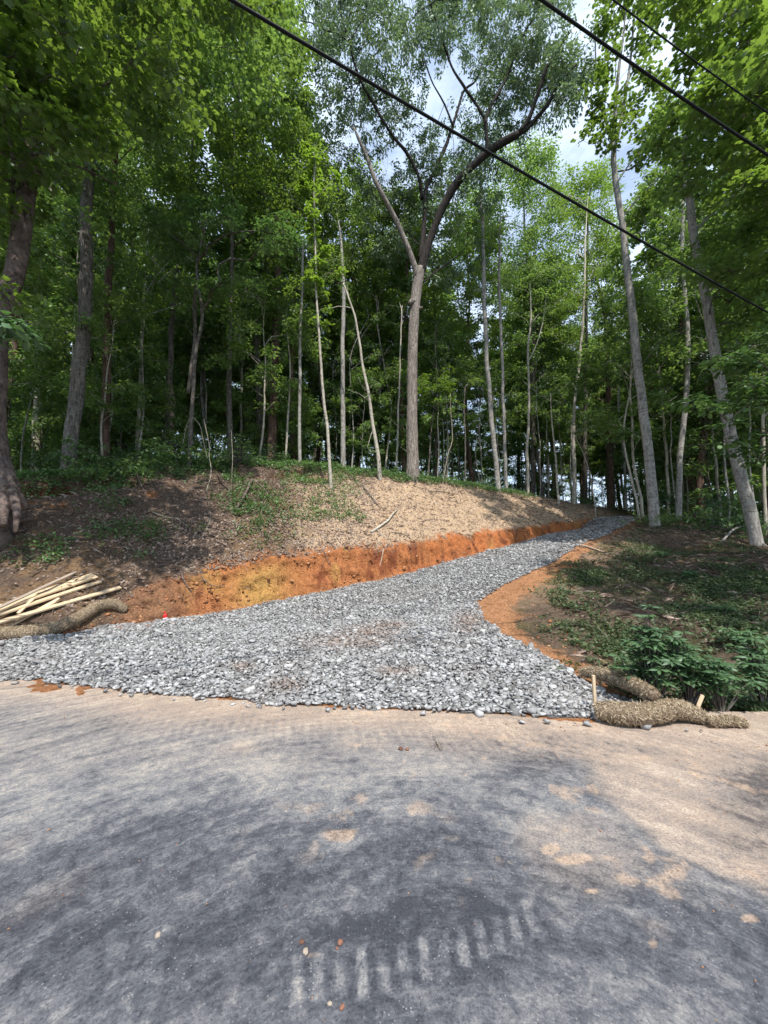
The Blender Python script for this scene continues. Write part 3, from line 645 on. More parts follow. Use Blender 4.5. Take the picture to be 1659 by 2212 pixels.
# ------------------------------------------------------------------ the trees traced from the photograph
def stem_path(spec, Y, Ytop=None, snap=True):
    """spec: list of (u, v); the lowest point is set on the ground, the rest rise at their own distance"""
    Ytop = Y if Ytop is None else Ytop
    n = len(spec); v0 = spec[0][1]; v1 = spec[-1][1]
    out = []
    for (u, v) in spec:
        q = (v0 - v) / (v0 - v1); out.append(P(u, v, Y + (Ytop - Y) * q))
    if snap:
        g = float(HT(out[0][:1], out[0][1:2])[0]); out[0] = np.array([out[0][0], out[0][1], g]); out.insert(0, out[0] - np.array([0, 0, 0.35]))
    return out
def along(path, z):
    zs = [p[2] for p in path]; return np.array([np.interp(z, zs, [p[0] for p in path]), np.interp(z, zs, [p[1] for p in path]), z])
def traced(name, label, cat, spec, Y, w0, w1, bm, crown=None, Ytop=None, seed=0, group=None, extra=None, flare=0.22, snap=True, sides=10, lump=0.04):
    """crown: dict(kind) of explicit clusters"""
    path = stem_path(spec, Y, Ytop, snap)
    base = path[1] if snap else path[0]
    t = empty(name, base, label, cat, group)
    loc = [p - base for p in path]
    hs = np.array([p[2] for p in loc]); r_ = np.interp(hs, [0, hs[-1]], [w0, w1])
    if crown:
        r = np.random.default_rng(seed + 500)
        cl = []
        for (u0, v0, u1, v1, Y0, Y1, n) in crown['blobs']:
            for k in range(n): cl.append(P(r.uniform(u0, u1), r.uniform(v0, v1), r.uniform(Y0, Y1)) - base)
        for q in crown.get('over', []):  # unseen boughs overhead, added to shade the banks
            for k in range(q[6]): cl.append(np.array([r.uniform(q[0], q[1]), r.uniform(q[2], q[3]), r.uniform(q[4], q[5])]) - base)
        ca_ = np.array(cl); top = ca_[ca_[:, 2] > hs[-1] + .5]
        if len(top) > 3:
            q = np.percentile(top[:, 2], 85); m_ = top[:, :2].mean(0); e0 = loc[-1]
            loc.append(np.array([.6 * e0[0] + .4 * m_[0], .6 * e0[1] + .4 * m_[1], .5 * (e0[2] + q)])); loc.append(np.array([m_[0], m_[1], q]))
            hs = np.concatenate([hs, [loc[-2][2], q]]); r_ = np.concatenate([r_, [w1 * .65, w1 * .2]])
    tb = Tubes().add(loc, r_, sides, 0.22, flare=flare if snap else 0, wob=0.05, seed=seed, lump=lump)
    for e in (extra or []):
        pts = [P(a, b, c) - base for a, b, c in e[0]]; tb.add(pts, np.linspace(e[1], e[2], len(pts)), 7, 0.25, wob=0.04, seed=seed + 3)
    tb.build('trunk', bm, t)
    if crown:
        def anchor(c):
            z = c[2] - 0.6 * math.hypot(c[0], c[1]); z = min(max(z, hs[-1] * .25), hs[-1]); return along(loc, z)
        crown_parts(r, cl, crown.get('rad', 0.7), crown.get('n', 90), crown.get('size', .13), crown.get('tpl', 'oval'), M[crown.get('mat', 'forest')], bm if 'bmat' not in crown else M[crown['bmat']], t, anchor,
                    br=crown.get('br', 0.012), twigs=crown.get('twigs', 2), sig=crown.get('sig', .5), droop=crown.get('droop', .3), flat=crown.get('flat', .5),
                    tint_c=None if 'tint' not in crown else np.clip(r.normal(crown['tint'], .15, len(cl)), 0, 1))
    return t
def B(*b, **k): return dict(blobs=list(b), **k)
Bk = M
# the big oak on the bank: a real skeleton of limbs
base = PG(892, 1031); YO = base[1]
oak = empty('oak_tree', base, 'big forked oak with a broken dead limb, alone at the top of the sunny bank', 'tree')
def OP(l): return [P(u, v, YO + d) - base for u, v, d in l]
tb = Tubes()
tb.add([np.array([0, 0, -.4]), np.array([0, 0, 0.])] + OP([(891, 960, 0), (890, 880, 0), (891, 780, 0), (894, 690, 0), (901, 620, 0), (908, 580, 0)]), [.29, .275, .255, .24, .235, .235, .24, .23], 18, 0.15, flare=0.35, seed=4, lump=0.07)
tb.add(OP([(898, 652, -.1), (890, 650, -.22), (884, 656, -.34)]), [.14, .12, .07], 9, .1, lump=.15); tb.add(OP([(902, 668, 0), (912, 664, -.22)]), [.10, .05], 8, .1)
tb.build('trunk', M['bark_oak'], oak)
limbs = [([(906, 600, 0), (920, 545, 0), (938, 495, -.1), (958, 445, -.3), (980, 405, -.5), (1010, 368, -.8), (1045, 336, -1.0), (1085, 310, -1.2), (1119, 290, -1.4)], .20, .135),
         ([(1119, 290, -1.4), (1140, 262, -1.6), (1152, 230, -1.8), (1168, 185, -2.0), (1182, 145, -2.2), (1208, 102, -2.5), (1230, 68, -2.8)], .115, .04),
         ([(1112, 295, -1.35), (1138, 278, -1.5), (1160, 255, -1.6), (1185, 225, -1.9), (1200, 195, -2.1), (1222, 165, -2.3), (1245, 138, -2.5)], .11, .04),
         ([(1054, 330, -1.0), (1051, 290, -1.1), (1049, 258, -1.2)], .085, .075),
         ([(1049, 260, -1.2), (1025, 220, -1.3), (1000, 185, -1.5), (978, 150, -1.6), (964, 112, -1.8), (948, 65, -2.0), (930, 10, -2.3), (918, -40, -2.5)], .065, .025),
         ([(1049, 260, -1.2), (1062, 225, -1.1), (1080, 195, -1.0), (1098, 160, -1.0), (1115, 115, -1.1), (1140, 55, -1.2), (1163, 28, -1.3), (1172, -30, -1.4)], .07, .025),
         ([(908, 560, .1), (914, 500, .3), (920, 415, .6), (942, 360, .9), (960, 320, 1.1), (975, 280, 1.3), (990, 230, 1.5), (1002, 195, 1.7), (1028, 172, 1.8), (1040, 140, 2.0)], .12, .035),
         ([(978, 272, 1.3), (960, 225, 1.2), (938, 185, 1.1), (920, 140, 1.0), (908, 95, .9), (903, 40, .8)], .05, .02),
         ([(912, 430, .5), (905, 385, .3), (890, 350, .2), (874, 325, 0), (850, 298, -.2), (829, 265, -.4), (805, 222, -.6), (780, 175, -.9), (764, 130, -1.1), (755, 90, -1.3), (744, 55, -1.5), (735, 12, -1.7), (738, -40, -1.8)], .085, .03),
         ([(757, 95, -1.3), (728, 72, -1.4), (700, 62, -1.6), (672, 48, -1.8), (648, 44, -2.0)], .035, .015),
         ([(756, 90, -1.3), (772, 60, -1.2), (790, 20, -1.2), (800, -30, -1.2)], .03, .015),
         ([(905, 530, .4), (880, 500, 1.2), (862, 470, 2.0), (850, 440, 2.6)], .04, .015),
         ([(915, 610, .2), (945, 585, .6), (980, 560, 1.0), (1010, 530, 1.4), (1030, 500, 1.8)], .045, .012)]
tl = Tubes()
for i, (l, a_, b_) in enumerate(limbs): tl.add(OP(l), np.linspace(a_ * 1.0, b_ * 1.2, len(l)) * (1 + .12 * np.sin(np.arange(len(l)) * 2.1 + i)), 9 if a_ > .06 else 6, 0.2, wob=0.06, seed=i * 7, lump=0.05)
tl.build('limbs', M['bark_limb_backlit'], oak)
td = Tubes(); dl = OP([(901, 600, -.05), (893, 568, -.2), (878, 525, -.4), (860, 485, -.6), (843, 452, -.8), (828, 425, -1.0), (812, 395, -1.1), (800, 362, -1.2), (788, 330, -1.3), (775, 300, -1.4), (766, 276, -1.45)])
td.add(dl, [.15, .13, .12, .115, .11, .10, .10, .09, .075, .07, .03], 10, 0.2, wob=.04, lump=.08); td.add(OP([(790, 338, -1.3), (797, 322, -1.25)]), [.03, .01], 5, .1)
td.build('dead_limb', M['bark_oak'], oak); o_ = oak.children[-1]; o_['label'] = 'leafless broken limb with a pale splintered tip'
ro = np.random.default_rng(5)
cl = []; 
def oakblob(u0, v0, u1, v1, Y0, Y1, n):
    for k in range(n): cl.append(P(ro.uniform(u0, u1), ro.uniform(v0, v1), YO + ro.uniform(Y0, Y1)) - base)
for l, a_, b_ in limbs:
    for (u, v, d) in l[max(1, len(l) // 3):]:
        for k in range(2): cl.append(P(u + ro.normal(0, 42), v + ro.normal(0, 38), YO + d + 1.0 + abs(ro.normal(0, .9))) - base)
oakblob(640, -60, 1000, 130, -3, 2, 50); oakblob(930, -60, 1210, 60, -3, 2, 42); oakblob(700, 120, 900, 330, -1.5, 2, 26); oakblob(900, 280, 1060, 430, -.5, 2.5, 18); oakblob(1050, 130, 1230, 260, -2, 1, 18)
oakblob(800, 330, 960, 560, .5, 2.5, 22); oakblob(640, 120, 780, 420, 0, 3, 26); oakblob(1130, 60, 1260, 150, -3, -1, 12); oakblob(1180, 140, 1262, 230, -2.8, -1.5, 6)
lp = np.concatenate([np.array(OP(l)) for l, _, _ in limbs])
def oakanchor(c):
    d = ((lp - c) ** 2).sum(1); return lp[int(np.argmin(d))]
crown_parts(ro, cl, 0.85, 200, 0.16, 'narrow', M['oakleaf'], M['bark_limb_backlit'], oak, oakanchor, sig=.9, droop=.7, flat=.75, br=0.011, twigs=4, brname='twigs', spread=.36)

traced('maple_tree', 'huge old trunk with bare roots clinging to the bank at the left edge', 'tree',
       [(2, 1085), (-8, 1000), (-16, 900), (-12, 780), (4, 690), (28, 600), (48, 500), (58, 420), (68, 330), (80, 240), (88, 150), (96, 40)], 8.6, .26, .12, M['bark_root'], seed=1, lump=.12, flare=.55, sides=20,
       extra=[([(6, 1000, 8.6), (20, 1045, 8.4), (34, 1080, 8.2), (40, 1112, 8.0), (34, 1150, 7.8)], .15, .04), ([(4, 990, 8.6), (24, 1040, 8.5), (44, 1072, 8.5), (62, 1100, 8.5)], .15, .05), ([(-4, 1000, 8.5), (4, 1060, 8.2), (12, 1100, 8.0), (10, 1135, 7.8)], .16, .06), ([(0, 1090, 8.2), (-20, 1120, 7.8), (-40, 1160, 7.6)], .14, .05),
              
              ([(34, 560, 8.6), (28, 460, 8.5), (30, 360, 8.4), (14, 280, 8.3), (0, 220, 8.2)], .05, .03), ([(70, 330, 8.6), (90, 300, 8.9), (150, 290, 9.5), (220, 300, 10.2)], .05, .02),
              ([(76, 380, 8.6), (110, 355, 9.0), (180, 365, 9.8), (250, 400, 10.4)], .05, .015), ([(88, 150, 8.6), (120, 100, 8.8), (160, 40, 9.0), (210, -20, 9.2)], .08, .04), ([(82, 215, 8.6), (66, 120, 8.5), (40, 40, 8.4), (20, -60, 8.3)], .09, .06),
              ([(130, 85, 8.8), (200, 70, 9.4), (260, 30, 9.8)], .04, .02)],
       crown=B((-160, -260, 380, 60, 6.5, 10.5, 95), (-120, 60, 200, 300, 7, 10, 42), (120, 60, 420, 260, 8, 11.5, 46), (-60, 300, 120, 440, 7.5, 9.5, 14), (300, -200, 560, 40, 8, 11, 42), over=[(-11, -3.4, 3.8, 7.0, 10, 14, 100), (-14, -8, 4, 9, 7, 12, 40)], rad=.72, n=84, size=.145, tpl='maple', mat='maple', sig=.38, flat=.42, bmat='bark_dark'))
traced('young_maple', 'bright leafed low maple bough reaching in from the left edge above the big trunk', 'tree',
       [(-260, 1180), (-230, 900), (-170, 500), (-130, 250), (-110, 60)], 6.4, .10, .05, M['bark_dark'], seed=9,
       crown=B((-60, 60, 60, 200, 5.4, 6.2, 9), (-20, 120, 110, 240, 5.6, 6.4, 8), (60, 190, 190, 290, 6, 6.8, 7), (140, 250, 230, 320, 6.4, 7, 4), (-60, -60, 40, 60, 5.4, 6.2, 7), rad=.42, n=62, size=.135, tpl='maple', mat='bright', sig=.32, flat=.32, tint=.2, bmat='bark_dark'))
traced('understory_maple', 'low drooping leafy sprig in front of the huge left trunk', 'sapling', [(-330, 1240), (-290, 1000), (-200, 790), (-120, 715), (-60, 690)], 4.9, .045, .02, M['bark_dark'], seed=10, snap=True,
       crown=B((-60, 675, 30, 730, 4.5, 4.9, 5), (10, 695, 70, 735, 4.7, 5.0, 3), (60, 715, 88, 735, 4.8, 5.0, 1), rad=.20, n=22, size=.15, tpl='oval', mat='sumac', sig=.25, flat=.35, tint=.7, droop=.45))
traced('tulip_tree', 'thick furrowed trunk leaning slightly right in the shade, second big trunk from the left', 'tree',
       [(152, 985), (158, 900), (172, 800), (182, 700), (186, 600), (186, 480), (190, 380), (205, 260), (215, 120), (240, -20)], 12.9, .225, .15, M['bark_fiss'], seed=2, lump=.1, sides=16,
       extra=[([(200, 290, 12.9), (180, 215, 12.7), (185, 160, 12.5)], .14, .05), ([(213, 120, 12.9), (270, 60, 13.2), (330, 30, 13.5), (420, 0, 13.8)], .08, .03), ([(207, 250, 12.9), (300, 200, 13), (350, 150, 13), (430, 60, 13)], .07, .03)],
       crown=B((150, -120, 480, 120, 11, 15, 55), (120, 120, 420, 360, 11.5, 14.5, 46), (380, -40, 640, 160, 12, 15.5, 42), (60, 330, 260, 520, 12, 15, 22), (430, 100, 600, 250, 12, 15, 20), rad=.95, n=88, size=.15, tpl='maple', mat='forest', flat=.45, bmat='bark_dark'))
traced('pine_tree', 'slim red-brown pine trunk just right of the furrowed trunk on the left', 'tree', [(228, 955), (230, 850), (232, 700), (237, 560), (243, 420), (250, 300), (262, 100)], 14.6, .17, .08, M['bark_pine'], seed=3,
       crown=B((160, 150, 380, 420, 13.5, 16.5, 34), (200, -60, 380, 160, 13.5, 16, 26), rad=.9, n=110, size=.13, mat='forest', tint=.3))
traced('hardwood_tree', 'pale blotched trunk seen far back between the left edge trunk and the furrowed trunk', 'tree', [(86, 940), (84, 800), (88, 620), (102, 480), (125, 330)], 19.5, .20, .12, M['bark_pale'], seed=12,
       crown=B((-20, 250, 240, 520, 18, 22, 34), (20, 100, 240, 260, 18, 22, 20), rad=1.2, n=110, size=.16, mat='forest'))
traced('birch_tree', 'thin pale mottled trunk standing behind the shaded left slope', 'tree', [(300, 960), (302, 860), (306, 760), (312, 640), (322, 500)], 17.5, .095, .06, M['bark_pale'], seed=13,
       crown=B((250, 400, 400, 640, 16.5, 19, 22), rad=.9, n=100, size=.13, mat='forest', tint=.6))
traced('dogwood_tree', 'small spreading tree with grey-green tiered leaves, crooked dark stem above the left slope', 'tree', [(412, 965), (416, 860), (424, 760), (438, 690), (428, 620), (424, 570), (440, 500), (452, 440)], 13.6, .08, .03, M['bark_dark'], seed=14, lump=.12,
       extra=[([(424, 570, 13.6), (455, 530, 13.3), (500, 505, 13), (560, 500, 12.8), (610, 512, 12.6)], .045, .012), ([(426, 600, 13.6), (420, 660, 14), (422, 720, 14.2), (405, 850, 14.3)], .06, .07), ([(428, 560, 13.6), (390, 520, 13.2), (350, 500, 13)], .04, .012)],
       crown=B((310, 430, 420, 500, 12.4, 13.8, 16), (400, 430, 520, 480, 12.6, 14, 18), (480, 470, 660, 540, 12.2, 13.6, 20), (330, 500, 420, 580, 12.6, 13.8, 12), (440, 540, 560, 640, 12.8, 14, 10), (380, 590, 520, 660, 13, 14, 8), rad=.42, n=75, size=.12, tpl='oval', mat='under', sig=.25, flat=.25, tint=.78))
traced('beech_tree', 'leafy tree filling the left middle with fresh green boughs, over the dogwood', 'tree', [(500, 960), (496, 800), (500, 600), (505, 400), (508, 250)], 16.5, .13, .05, M['bark_dark'], seed=15,
       crown=B((360, 240, 650, 430, 14, 17.5, 60), (430, 60, 660, 250, 14, 17, 46), (560, 330, 700, 480, 14.5, 17, 22), (560, 480, 660, 640, 15, 17, 16), rad=.8, n=115, size=.14, tpl='oval', mat='maple', sig=.4, flat=.4, tint=.6))
traced('hickory_tree', 'tall leafy tree whose sunlit crown edge meets the grey-green oak near the top', 'tree', [(560, 955), (558, 700), (552, 400), (556, 150), (560, -20)], 20.5, .17, .07, M['bark_dark'], seed=16,
       crown=B((520, -80, 655, 200, 17, 21, 44), (540, 60, 660, 260, 16, 19, 20), (470, -100, 620, 100, 18, 22, 26), rad=.95, n=120, size=.14, tpl='oval', mat='maple', tint=.8, flat=.5))
traced('pine_tree', 'dark reddish scaly pine trunk left of the thin pale saplings on the bank', 'tree', [(588, 975), (589, 880), (593, 780), (598, 680), (600, 600), (603, 480)], 18.2, .235, .15, M['bark_pine'], seed=17,
       crown=B((520, 380, 700, 560, 17.5, 21, 22), rad=1.0, n=110, size=.12, mat='forest', tint=.2))
SAP = 'saplings along the top of the bank'
def sapling(label, spec, Y, w0, w1, bm, blobs, seed, mat='under', name='sapling', tint=.5, n=34, rad=.28, size=.11, tpl='oval', extra=None, group=None, flare=.3):
    return traced(name, label, 'sapling' if 'sapling' in name else 'tree', spec, Y, w0, w1, M[bm], seed=seed, extra=extra, flare=flare, sides=8, group=group, crown=B(*blobs, rad=rad, n=n, size=size, tpl=tpl, mat=mat, sig=.28, flat=.3, tint=tint) if blobs else None)
sapling('thin bent sapling trunk just right of the scaly pine trunk', [(618, 965), (622, 900), (627, 830), (626, 770), (618, 700)], 17.2, .055, .03, 'bark_pale', [(580, 620, 660, 720, 16.5, 18, 8)], 20)
sapling('straight slender pole trunk left of the bright leafed sapling', [(648, 1000), (647, 920), (649, 820), (648, 740), (652, 640), (655, 520)], 15.8, .075, .045, 'bark_grey', [(600, 520, 700, 640, 15.2, 17, 14)], 21)
sapling('slender leaning sapling with a tall spire of bright yellow-green leaves', [(716, 1000), (708, 930), (698, 850), (692, 760), (686, 680), (681, 560), (679, 420), (678, 300)], 14.2, .065, .02, 'bark_pale',
        [(660, 290, 700, 340, 13.8, 14.4, 4), (650, 330, 705, 420, 13.8, 14.6, 9), (640, 400, 690, 470, 13.8, 14.6, 8), (715, 365, 745, 385, 13.8, 14, 1), (665, 470, 710, 640, 13.9, 14.5, 8), (640, 540, 740, 600, 13.9, 14.5, 5), (670, 640, 710, 720, 14, 14.3, 3)], 22, mat='bright', tint=.85, n=46, rad=.30, size=.125, tpl='maple',
        extra=[([(681, 430, 14.2), (700, 410, 14.1), (728, 378, 14)], .012, .006)])
sapling('grey furrowed trunk standing behind and between the two leaning saplings', [(742, 995), (741, 900), (740, 800), (741, 700), (742, 600)], 17.6, .125, .09, 'bark_grey', [(680, 430, 810, 620, 17, 20, 30)], 23, name='ash_tree', mat='forest', rad=.8, n=100)
sapling('pale leaning sapling with a snapped top, left of the big forked oak', [(821, 1027), (816, 980), (806, 920), (797, 860), (786, 800), (776, 740), (765, 680), (752, 640), (742, 612)], 15.9, .090, .035, 'bark_pale',
        [(790, 940, 830, 990, 15.4, 15.9, 3), (760, 800, 830, 860, 15.4, 16, 3), (730, 600, 790, 640, 15.5, 16, 2)], 24, tint=.5, n=24, rad=.24,
        extra=[([(758, 665, 15.9), (730, 662, 15.7), (700, 672, 15.5)], .022, .012), ([(796, 865, 15.9), (775, 850, 15.8), (752, 842, 15.6)], .014, .006)])
sapling('thin straight sapling close on the left of the big oak trunk', [(857, 1012), (858, 960), (861, 880), (864, 780), (868, 680)], 18.6, .055, .03, 'bark_pale', [(830, 640, 900, 740, 18, 20, 7), (830, 900, 880, 940, 18, 19, 3)], 25)
sapling('crooked leafless stem rising right of the oak foot', [(956, 1030), (966, 985), (978, 950), (974, 900), (972, 850)], 17.5, .03, .012, 'vine', [(955, 860, 990, 930, 17.4, 17.6, 2)], 26, name='bent_sapling')
sapling('low tree with a rounded lime-green crown right of the oak trunk', [(925, 1020), (930, 940), (940, 870), (950, 820)], 20.0, .05, .025, 'bark_dark', [(895, 815, 985, 870, 18.8, 20.5, 18), (920, 795, 970, 830, 19, 20.5, 8)], 27, mat='bright', tint=.45, n=70, rad=.42, size=.11, name='redbud_tree')
sapling('tall pale mottled trunk, first of the pair right of the oak', [(1076, 1046), (1070, 990), (1063, 920), (1057, 850), (1051, 770), (1047, 680), (1044, 560), (1040, 440)], 19.6, .135, .09, 'bark_grey', [(960, 330, 1120, 520, 19, 22, 34), (980, 500, 1100, 640, 20, 23, 16), (1000, 260, 1100, 340, 19, 22, 6)], 28, name='maple_tree', mat='forest', rad=.95, n=110)
sapling('slim grey trunk, second of the pair right of the oak', [(1093, 1058), (1091, 980), (1087, 880), (1084, 780), (1081, 680), (1078, 600), (1080, 480)], 20.5, .10, .06, 'bark_grey', [(1020, 430, 1180, 600, 19.5, 22.5, 24)], 29, name='maple_tree', mat='forest', rad=.9, n=110, tint=.6)
sapling('very thin straight stem halfway between the oak and the mottled pair', [(1006, 1042), (1005, 980), (1003, 900), (1003, 840)], 19.4, .045, .03, 'bark_dark', [(970, 800, 1050, 880, 18.6, 20, 8)], 30, mat='forest')
sapling('slim trunk ending in a forked broken top, right of the mottled pair', [(1140, 1058), (1139, 980), (1141, 900), (1143, 830), (1140, 760), (1146, 700), (1168, 690)][:-1], 20.8, .085, .05, 'bark_pale', [(1090, 560, 1200, 680, 20, 22, 10)], 31, mat='forest', name='hickory_tree', rad=.6, n=80,
        extra=[([(1142, 780, 20.8), (1158, 745, 20.8), (1172, 700, 20.8), (1180, 640, 20.8)], .035, .015)])
sapling('crooked bare sapling right of the broken forked trunk', [(1206, 1078), (1202, 1020), (1196, 960), (1192, 900), (1189, 850)], 20.6, .065, .025, 'bark_pale', [(1160, 830, 1220, 880, 20, 21, 4)], 32)
sapling('slender trunk with pale patches above the upper drive', [(1239, 1078), (1240, 1000), (1239, 920), (1242, 860), (1250, 790), (1256, 740), (1262, 620)], 22.0, .115, .06, 'bark_pale', [(1190, 600, 1330, 760, 21, 24, 20), (1200, 400, 1330, 600, 23, 26, 24)], 33, name='poplar_tree', mat='maple', rad=.85, n=110, tint=.65)
sapling('thin arching stem under the small pale leafed branch above the drive', [(1285, 1085), (1276, 1030), (1262, 985), (1246, 950), (1236, 925)], 20.6, .035, .015, 'bark_pale', [(1220, 900, 1275, 935, 20, 21, 7)], 34, tint=.9, name='bent_sapling', n=40)
sapling('grey slender trunk beside dark pines beyond the upper drive', [(1352, 1092), (1349, 1010), (1342, 930), (1336, 860)], 25.0, .10, .06, 'bark_grey', [(1290, 740, 1400, 880, 24, 27, 14)], 35, name='ash_tree', mat='forest', rad=.8, n=100)
traced('tulip_tree', 'tall smooth grey trunk leaning left beside the end of the drive', 'tree', [(1413, 1116), (1408, 1060), (1400, 980), (1390, 900), (1380, 820), (1372, 740), (1362, 650), (1352, 560), (1345, 490), (1334, 420), (1327, 360), (1325, 330)], 15.2, .19, .105, M['bark_grey'], seed=40, sides=16,
       extra=[([(1325, 332, 15.2), (1318, 290, 15.1), (1300, 240, 15), (1288, 170, 14.9), (1285, 90, 14.8)], .07, .03), ([(1326, 332, 15.2), (1336, 280, 15.2), (1352, 200, 15.2), (1362, 120, 15.2), (1370, 20, 15.2)], .08, .04), ([(1330, 400, 15.2), (1370, 340, 14.9), (1430, 290, 14.6)], .04, .015), ([(1344, 470, 15.2), (1385, 420, 15), (1440, 370, 14.7)], .04, .015),
              ([(1312, 270, 15), (1290, 225, 14.8), (1262, 205, 14.6)], .03, .01)],
       crown=B((1262, 130, 1330, 270, 13.8, 15.4, 13), (1255, 290, 1330, 330, 14, 15, 4), (1290, -60, 1420, 140, 13.5, 16, 26), (1340, 140, 1450, 300, 13.8, 15.8, 18), (1380, 260, 1480, 420, 14, 15.8, 14), rad=.55, n=60, size=.15, tpl='maple', mat='maple', sig=.35, flat=.4, tint=.3, bmat='bark_dark'))
traced('hardwood_tree', 'straight mottled trunk rising behind the leaning grey trunk, second from the right', 'tree', [(1464, 1108), (1466, 1040), (1470, 960), (1480, 880), (1484, 800), (1484, 700), (1476, 600), (1474, 500), (1476, 380)], 17.6, .13, .08, M['bark_grey'], seed=41,
       extra=[([(1484, 760, 17.6), (1520, 735, 17.2), (1570, 715, 17)], .025, .01)],
       crown=B((1400, 380, 1600, 560, 16.5, 20, 34), (1420, 560, 1600, 700, 16.5, 20, 14), rad=.9, n=105, size=.14, mat='forest', tint=.3, flat=.45))
traced('hemlock_tree', 'dark fine needled tree with drooping boughs between the two big right hand trunks', 'tree', [(1400, 1095), (1404, 900), (1412, 700), (1420, 560)], 22.5, .16, .05, M['bark_pine'], seed=42,
       crown=B((1370, 640, 1480, 760, 21, 24, 22), (1390, 740, 1560, 860, 20.5, 23, 26), (1400, 520, 1520, 640, 21, 24, 22), rad=.8, n=170, size=.10, tpl='narrow', mat='oakleaf', tint=.2, flat=.3, droop=.5))
traced('tulip_tree', 'thick vine-wrapped grey trunk leaning left at the right side of the photo', 'tree', [(1632, 1150), (1612, 1080), (1592, 1000), (1576, 930), (1560, 860), (1548, 790), (1536, 710), (1524, 640), (1510, 560), (1496, 490), (1486, 400), (1482, 280)], 13.0, .185, .11, M['bark_grey'], seed=43, sides=16,
       extra=[([(1548, 790, 13), (1590, 760, 12.7), (1640, 745, 12.4), (1690, 738, 12)], .03, .012), ([(1524, 640, 13), (1570, 600, 12.7), (1640, 590, 12.4)], .04, .015), ([(1500, 500, 13), (1560, 440, 12.8), (1620, 400, 12.5)], .05, .02)],
       crown=B((1420, 230, 1620, 420, 11, 14.5, 42), (1500, 400, 1740, 600, 11, 14.5, 50), (1560, 580, 1760, 760, 11, 14.5, 36), rad=.85, n=110, size=.14, tpl='maple', mat='forest', sig=.35, flat=.4, tint=.35, bmat='bark_dark'))
traced('maple_tree', 'sunlit maple canopy with bright leaves filling the upper right corner', 'tree', [(2080, 1180), (2060, 900), (2000, 600), (1930, 300), (1850, 60)], 10.0, .26, .14, M['bark_grey'], seed=44,
       extra=[([(1960, 420, 10), (1800, 330, 9.8), (1640, 260, 9.6), (1500, 220, 9.6)], .10, .03), ([(1900, 200, 10), (1760, 100, 9.6), (1600, 40, 9.4), (1480, 20, 9.3)], .10, .03)],
       crown=B((1400, -240, 1760, 60, 8, 11, 80), (1480, 40, 1800, 240, 8.2, 11, 70), (1560, 220, 1800, 420, 8.4, 11, 44), (1290, -200, 1430, 30, 8.6, 10.5, 18), (1650, 400, 1800, 560, 9, 11, 14), over=[(6.2, 12, 1.5, 6, 9, 13, 70), (10, 14, 4, 9, 6, 11, 40)], rad=.68, n=100, size=.135, tpl='maple', mat='maple', sig=.36, flat=.4, tint=.75, bmat='bark_dark'))
traced('understory_maple', 'flat layered sprays of big soft leaves in front of the vine-wrapped trunk', 'tree', [(1790, 1300), (1780, 1100), (1760, 940), (1730, 820), (1700, 760)], 8.4, .06, .03, M['bark_dark'], seed=45,
       crown=B((1560, 770, 1720, 800, 7.8, 8.8, 10), (1480, 850, 1700, 885, 7.6, 8.8, 14), (1600, 810, 1740, 850, 7.8, 9, 8), (1560, 900, 1720, 1000, 8, 9, 10), (1640, 640, 1760, 760, 8, 9.2, 9), rad=.45, n=42, size=.15, tpl='oval', mat='under', sig=.15, flat=.16, tint=.5, droop=.2))
traced('birch_tree', 'narrow white trunk at the right edge of the photo', 'tree', [(1652, 1140), (1650, 1060), (1650, 980), (1648, 920), (1650, 800)], 16.5, .07, .05, M['bark_pale'], seed=46, crown=B((1600, 760, 1720, 900, 16, 18, 14), rad=.8, n=90, size=.13, mat='forest', tint=.3))
traced('pine_tree', 'stout reddish trunk half hidden in leaves between the two big right hand trunks', 'tree', [(1515, 1110), (1512, 1040), (1518, 960), (1530, 880), (1545, 800)], 19.5, .19, .15, M['bark_pine'], seed=47, crown=B((1440, 860, 1600, 980, 18, 21, 12), (1480, 700, 1620, 860, 18.5, 21, 14), rad=.9, n=110, size=.13, mat='forest', tint=.2))
traced('pine_tree', 'dark shaggy trunk beyond the crest of the drive, left of the leaning grey trunk', 'tree', [(1318, 1088), (1318, 1000), (1316, 900), (1312, 800), (1308, 700)], 27.5, .25, .15, M['bark_pine'], seed=48, crown=B((1230, 560, 1380, 760, 26, 30, 26), (1270, 900, 1360, 1010, 26, 29, 8), rad=1.1, n=140, size=.14, mat='forest', tint=.25))
traced('maple_tree', 'rounded yellow-green treetop standing below the open patch of sky', 'tree', [(1262, 1080), (1264, 900), (1266, 700), (1270, 500), (1275, 400)], 27.0, .18, .05, M['bark_dark'], seed=49,
       crown=B((1210, 370, 1320, 480, 25.5, 28.5, 26), (1195, 470, 1330, 660, 25.5, 28.5, 44), (1240, 350, 1310, 400, 26, 28, 8), rad=1.05, n=180, size=.17, mat='maple', tint=.85, flat=.6))
traced('maple_tree', 'leafy treetop left of the open patch of sky, behind the long oak limb', 'tree', [(1150, 1050), (1150, 800), (1140, 600), (1130, 400)], 26.0, .18, .05, M['bark_dark'], seed=50,
       crown=B((1080, 310, 1190, 420, 24, 28, 30), (1000, 400, 1210, 560, 24, 28, 56), (1020, 540, 1230, 700, 24, 28, 44), rad=1.1, n=190, size=.17, mat='forest', tint=.65, flat=.6))
for o_ in [o for o in C.objects if o.get('label') == 'bright leafed low maple bough reaching in from the left edge above the big trunk']: pass


